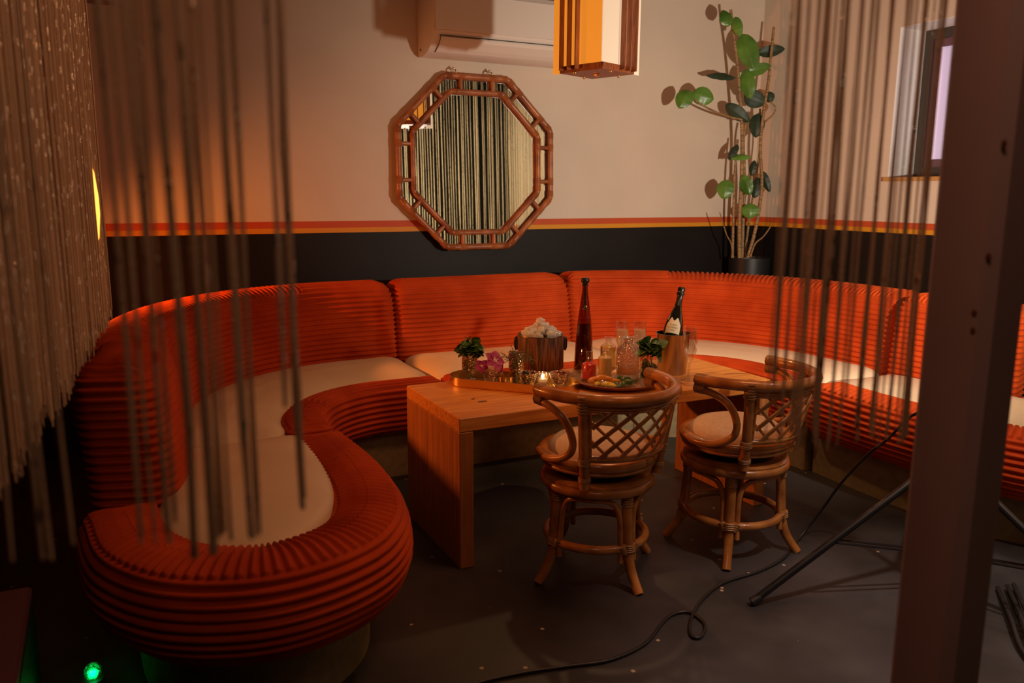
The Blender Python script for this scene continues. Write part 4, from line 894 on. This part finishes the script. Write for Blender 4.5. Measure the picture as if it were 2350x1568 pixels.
tag(mb.build('string_curtain', 'string'), 'few loose tinsel strings hanging in front of the left half of the sofa', 'string curtain', kind='stuff')
mb = MB()
for px, r_, hem in ((1802, .0042, 880), (1825, .003, 1000), (1849, .003, 960), (1864, .0045, 1010), (1900, .0028, 985), (1909, .004, 1012), (1941, .003, 1000), (1964, .003, 985), (1976, .0022, 900), (2006, .0042, 1010), (2040, .0035, 1000), (2050, .0022, 1005), (2081, .004, 985), (2100, .002, 990), (2113, .0025, 990), (2123, .004, 1000), (1788, .0018, 1010), (1885, .0015, 1000), (2062, .0015, 1010)):
    p = at(px, 500, Y=YS+random.uniform(-.03, .03)); hz = at(px-35, hem, Y=YS)[2]
    for k in range(3): strands(mb, p[0]+random.uniform(-.5, .5)*r_, p[1]+random.uniform(-.5, .5)*r_, 3.3, hz+random.uniform(-.015, .01), r_*.45, wob=r_*.5)
tag(mb.build('string_curtain', 'string'), 'loose tinsel strings hanging in front of the window, left of the post', 'string curtain', kind='stuff')
mb = MB(); A = at(-70, 784, D=.95); B = at(240, 600, D=2.7)
for k in range(520):
    t = (k+random.random())/520; t = t**1.0
    x, y = A[0]+(B[0]-A[0])*t+random.uniform(-.012, .012), A[1]+(B[1]-A[1])*t
    strands(mb, x, y, 3.3, 1.18-.032*t+random.uniform(-.03, .03), random.uniform(.0009, .0019), n=4, wob=.002, seg=.35)
tag(mb.build('string_curtain', 'string'), 'dense tinsel string curtain running back along the left side', 'string curtain', kind='stuff')
mb = MB()
for k in range(95):
    x = 1.45+3.5*(k+.5+random.uniform(-.4, .4))/95; strands(mb, x, .78+random.uniform(-.02, .02), 3.3, .7+random.uniform(-.05, .05), random.uniform(.0028, .0075), wob=.004, seg=.3)
for k in range(34): strands(mb, 4.88+random.uniform(-.02, .02), .82+1.1*(k+random.random())/34, 3.3, .7+random.uniform(-.05, .05), random.uniform(.0035, .006), wob=.003, seg=.3)
tag(mb.build('string_curtain', 'string'), 'tinsel string curtain seen glittering in the octagonal mirror', 'string curtain', kind='stuff')
# ------------------------------------------------------------------ timber post
po = (1.283, .86, 0)
pst = root('timber_post', 'painted timber post standing close on the right', 'post', po)
bx('post_shaft', (1.233, .80, 0), (1.333, .92, ZC), 'post', pst, .016, False, po)
m = MB()
for px, py in ((2308, 330), (2268, 590), (2235, 720), (2232, 760)):
    p = at(px, py, X=1.2325); m.sphere((1.233, min(max(p[1], .805), .915), p[2]), .005, 8, 5, (.25, 1, 1.3))
m.build('screw_holes', 'knot', pst, True, po)
# ------------------------------------------------------------------ light stand, bulb, cable
sl = (2.85, 1.95, 0); st = root('light_stand', 'black tripod light stand, its leg reaching out from behind the post', 'light stand', sl)
MB().tube([(0, 0, .08), (0, 0, 1.50)], .012, 10).build('pole', 'blackmetal', st)
ft = at(1727, 1390, Z=.0); d0 = np.array([ft[0]-sl[0], ft[1]-sl[1]]); L0 = np.linalg.norm(d0); a0 = math.atan2(d0[1], d0[0])
for k in range(3):
    a = a0+k*2*PI/3; e = np.array([math.cos(a), math.sin(a)])
    l = MB().tube([(e[0]*.02, e[1]*.02, .55), (e[0]*L0, e[1]*L0, .016)], .0145, 8).build('leg', 'blackmetal', st)
    MB().tube([(e[0]*(L0-.03), e[1]*(L0-.03), .033), (e[0]*(L0+.005), e[1]*(L0+.005), .014)], .017, 8).build('rubber_foot', 'black', l)
    s_ = np.array([-e[1], e[0]])*.016
    b = MB()
    for s in (-1, 1): b.tube([(e[0]*.02+s_[0]*s, e[1]*.02+s_[1]*s, .17), (e[0]*L0*.58+s_[0]*s, e[1]*L0*.58+s_[1]*s, .242)], .006, 6)
    b.build('brace', 'blackmetal', st)
MB().lathe([(.0, .5), (.024, .5), (.024, .58), (0, .58)], n=16).build('collar', 'blackmetal', st)
cab = MB(); cp = []
for px, py in ((1060, 1585), (1105, 1566), (1200, 1545), (1300, 1530), (1400, 1515), (1480, 1478), (1520, 1430), (1545, 1410), (1580, 1405), (1612, 1425), (1618, 1445), (1605, 1463), (1588, 1460), (1583, 1440), (1590, 1410), (1612, 1375), (1660, 1338), (1740, 1312), (1800, 1280), (1835, 1235)):
    p = at(px, py, Z=.008); cp.append((p[0], p[1], .008))
e0 = np.array(cp[-1])
for px, py, x in ((1885, 1172, 2.84), (1930, 1110, 2.86), (1990, 1045, 2.88), (2035, 1010, 2.88), (2085, 960, 2.88), (2130, 925, 2.87)):
    p = at(px, py, X=x); cp.append(tuple(p))
cp.append((sl[0]+.01, sl[1]+.02, 1.0))
cab.tube(cp, .0062, 8, sm=6); tag(cab.build('power_cable', 'black'), 'thin black cable looping over the dark floor up to the light stand', 'cable')
cab = MB(); P = [at(2290, 1350, Z=.01), at(2320, 1420, Z=.03), at(2345, 1490, Z=.02), at(2400, 1560, Z=.01)]
for dx_ in (0, .03, .05): cab.tube([(p[0]+dx_, p[1]-dx_*.6, max(p[2], .012)+dx_*.3) for p in P], .009, 8, sm=5)
tag(cab.build('cable_coil', 'black'), 'bundle of shiny black cables on the floor right of the post', 'cable')
# ------------------------------------------------------------------ left corner
hp = at(205, 468, D=2.42); hx = hp[0]+.012
r = root('amber_glint_tube', 'slim glowing amber tube standing in for the orange glint on the left curtain strings', 'glint', (hx, hp[1], hp[2]))  # emissive tube replaces an orange highlight on the strings
MB().lathe([(0, -.118), (.007, -.10), (.014, -.03), (.014, .02), (.008, .09), (0, .118)], n=14).build('glowing_tube', 'glint_glow', r)
MB().tube([(0, 0, .115), (0, 0, ZC-hp[2])], .0025, 6).build('cord', 'black', r)  # cord added only to carry the tube
q = [at(x, y, Z=.32) for x, y in ((88, 1338), (0, 1490))]
bxr = root('flight_case', 'low dark flight case at the bottom left edge', 'case', (-.60, 2.32, 0))
bx('case_body', (-.33, -.5, .0), (.33, .45, .31), 'black', bxr, .01, False)
bx('case_lid', (-.33, -.5, .3105), (.33, .45, .345), M['sash'], bxr, .008, False)
gp = at(213, 1545, Z=.05)
gl = root('green_led_puck', 'small glowing green light on the floor beside the sofa plinth', 'light', (gp[0], gp[1], 0))
MB().lathe([(0, 0), (.03, 0), (.035, .01), (.03, .03), (0, .03)], n=24).build('puck_body', 'black', gl); MB().sphere((0, 0, .055), .030, 8, 5).build('crystal_cap', 'cut', gl); MB().sphere((0, 0, .05), .011, 8, 5).build('led', 'green_glow', gl)
lamp('green_led_light', 'SPOT', (gp[0]+.05, gp[1]-.03, .06), 5.0, (0.0, 1.0, 0.12), 0.005, rot=(gp[0]+.16, gp[1]+.10, .14), spot=math.radians(38), blend=.9)
bm = at(224, -10, D=2.75)
o = MB().box((bm[0]-.75, bm[1]-.04, bm[2]-.02), (bm[0]+.05, bm[1]+.04, bm[2]+.07)).build('curtain_rail', 'sash', None, False); tag(o, 'dark red wooden rail end at the top of the left string curtain', 'rail')
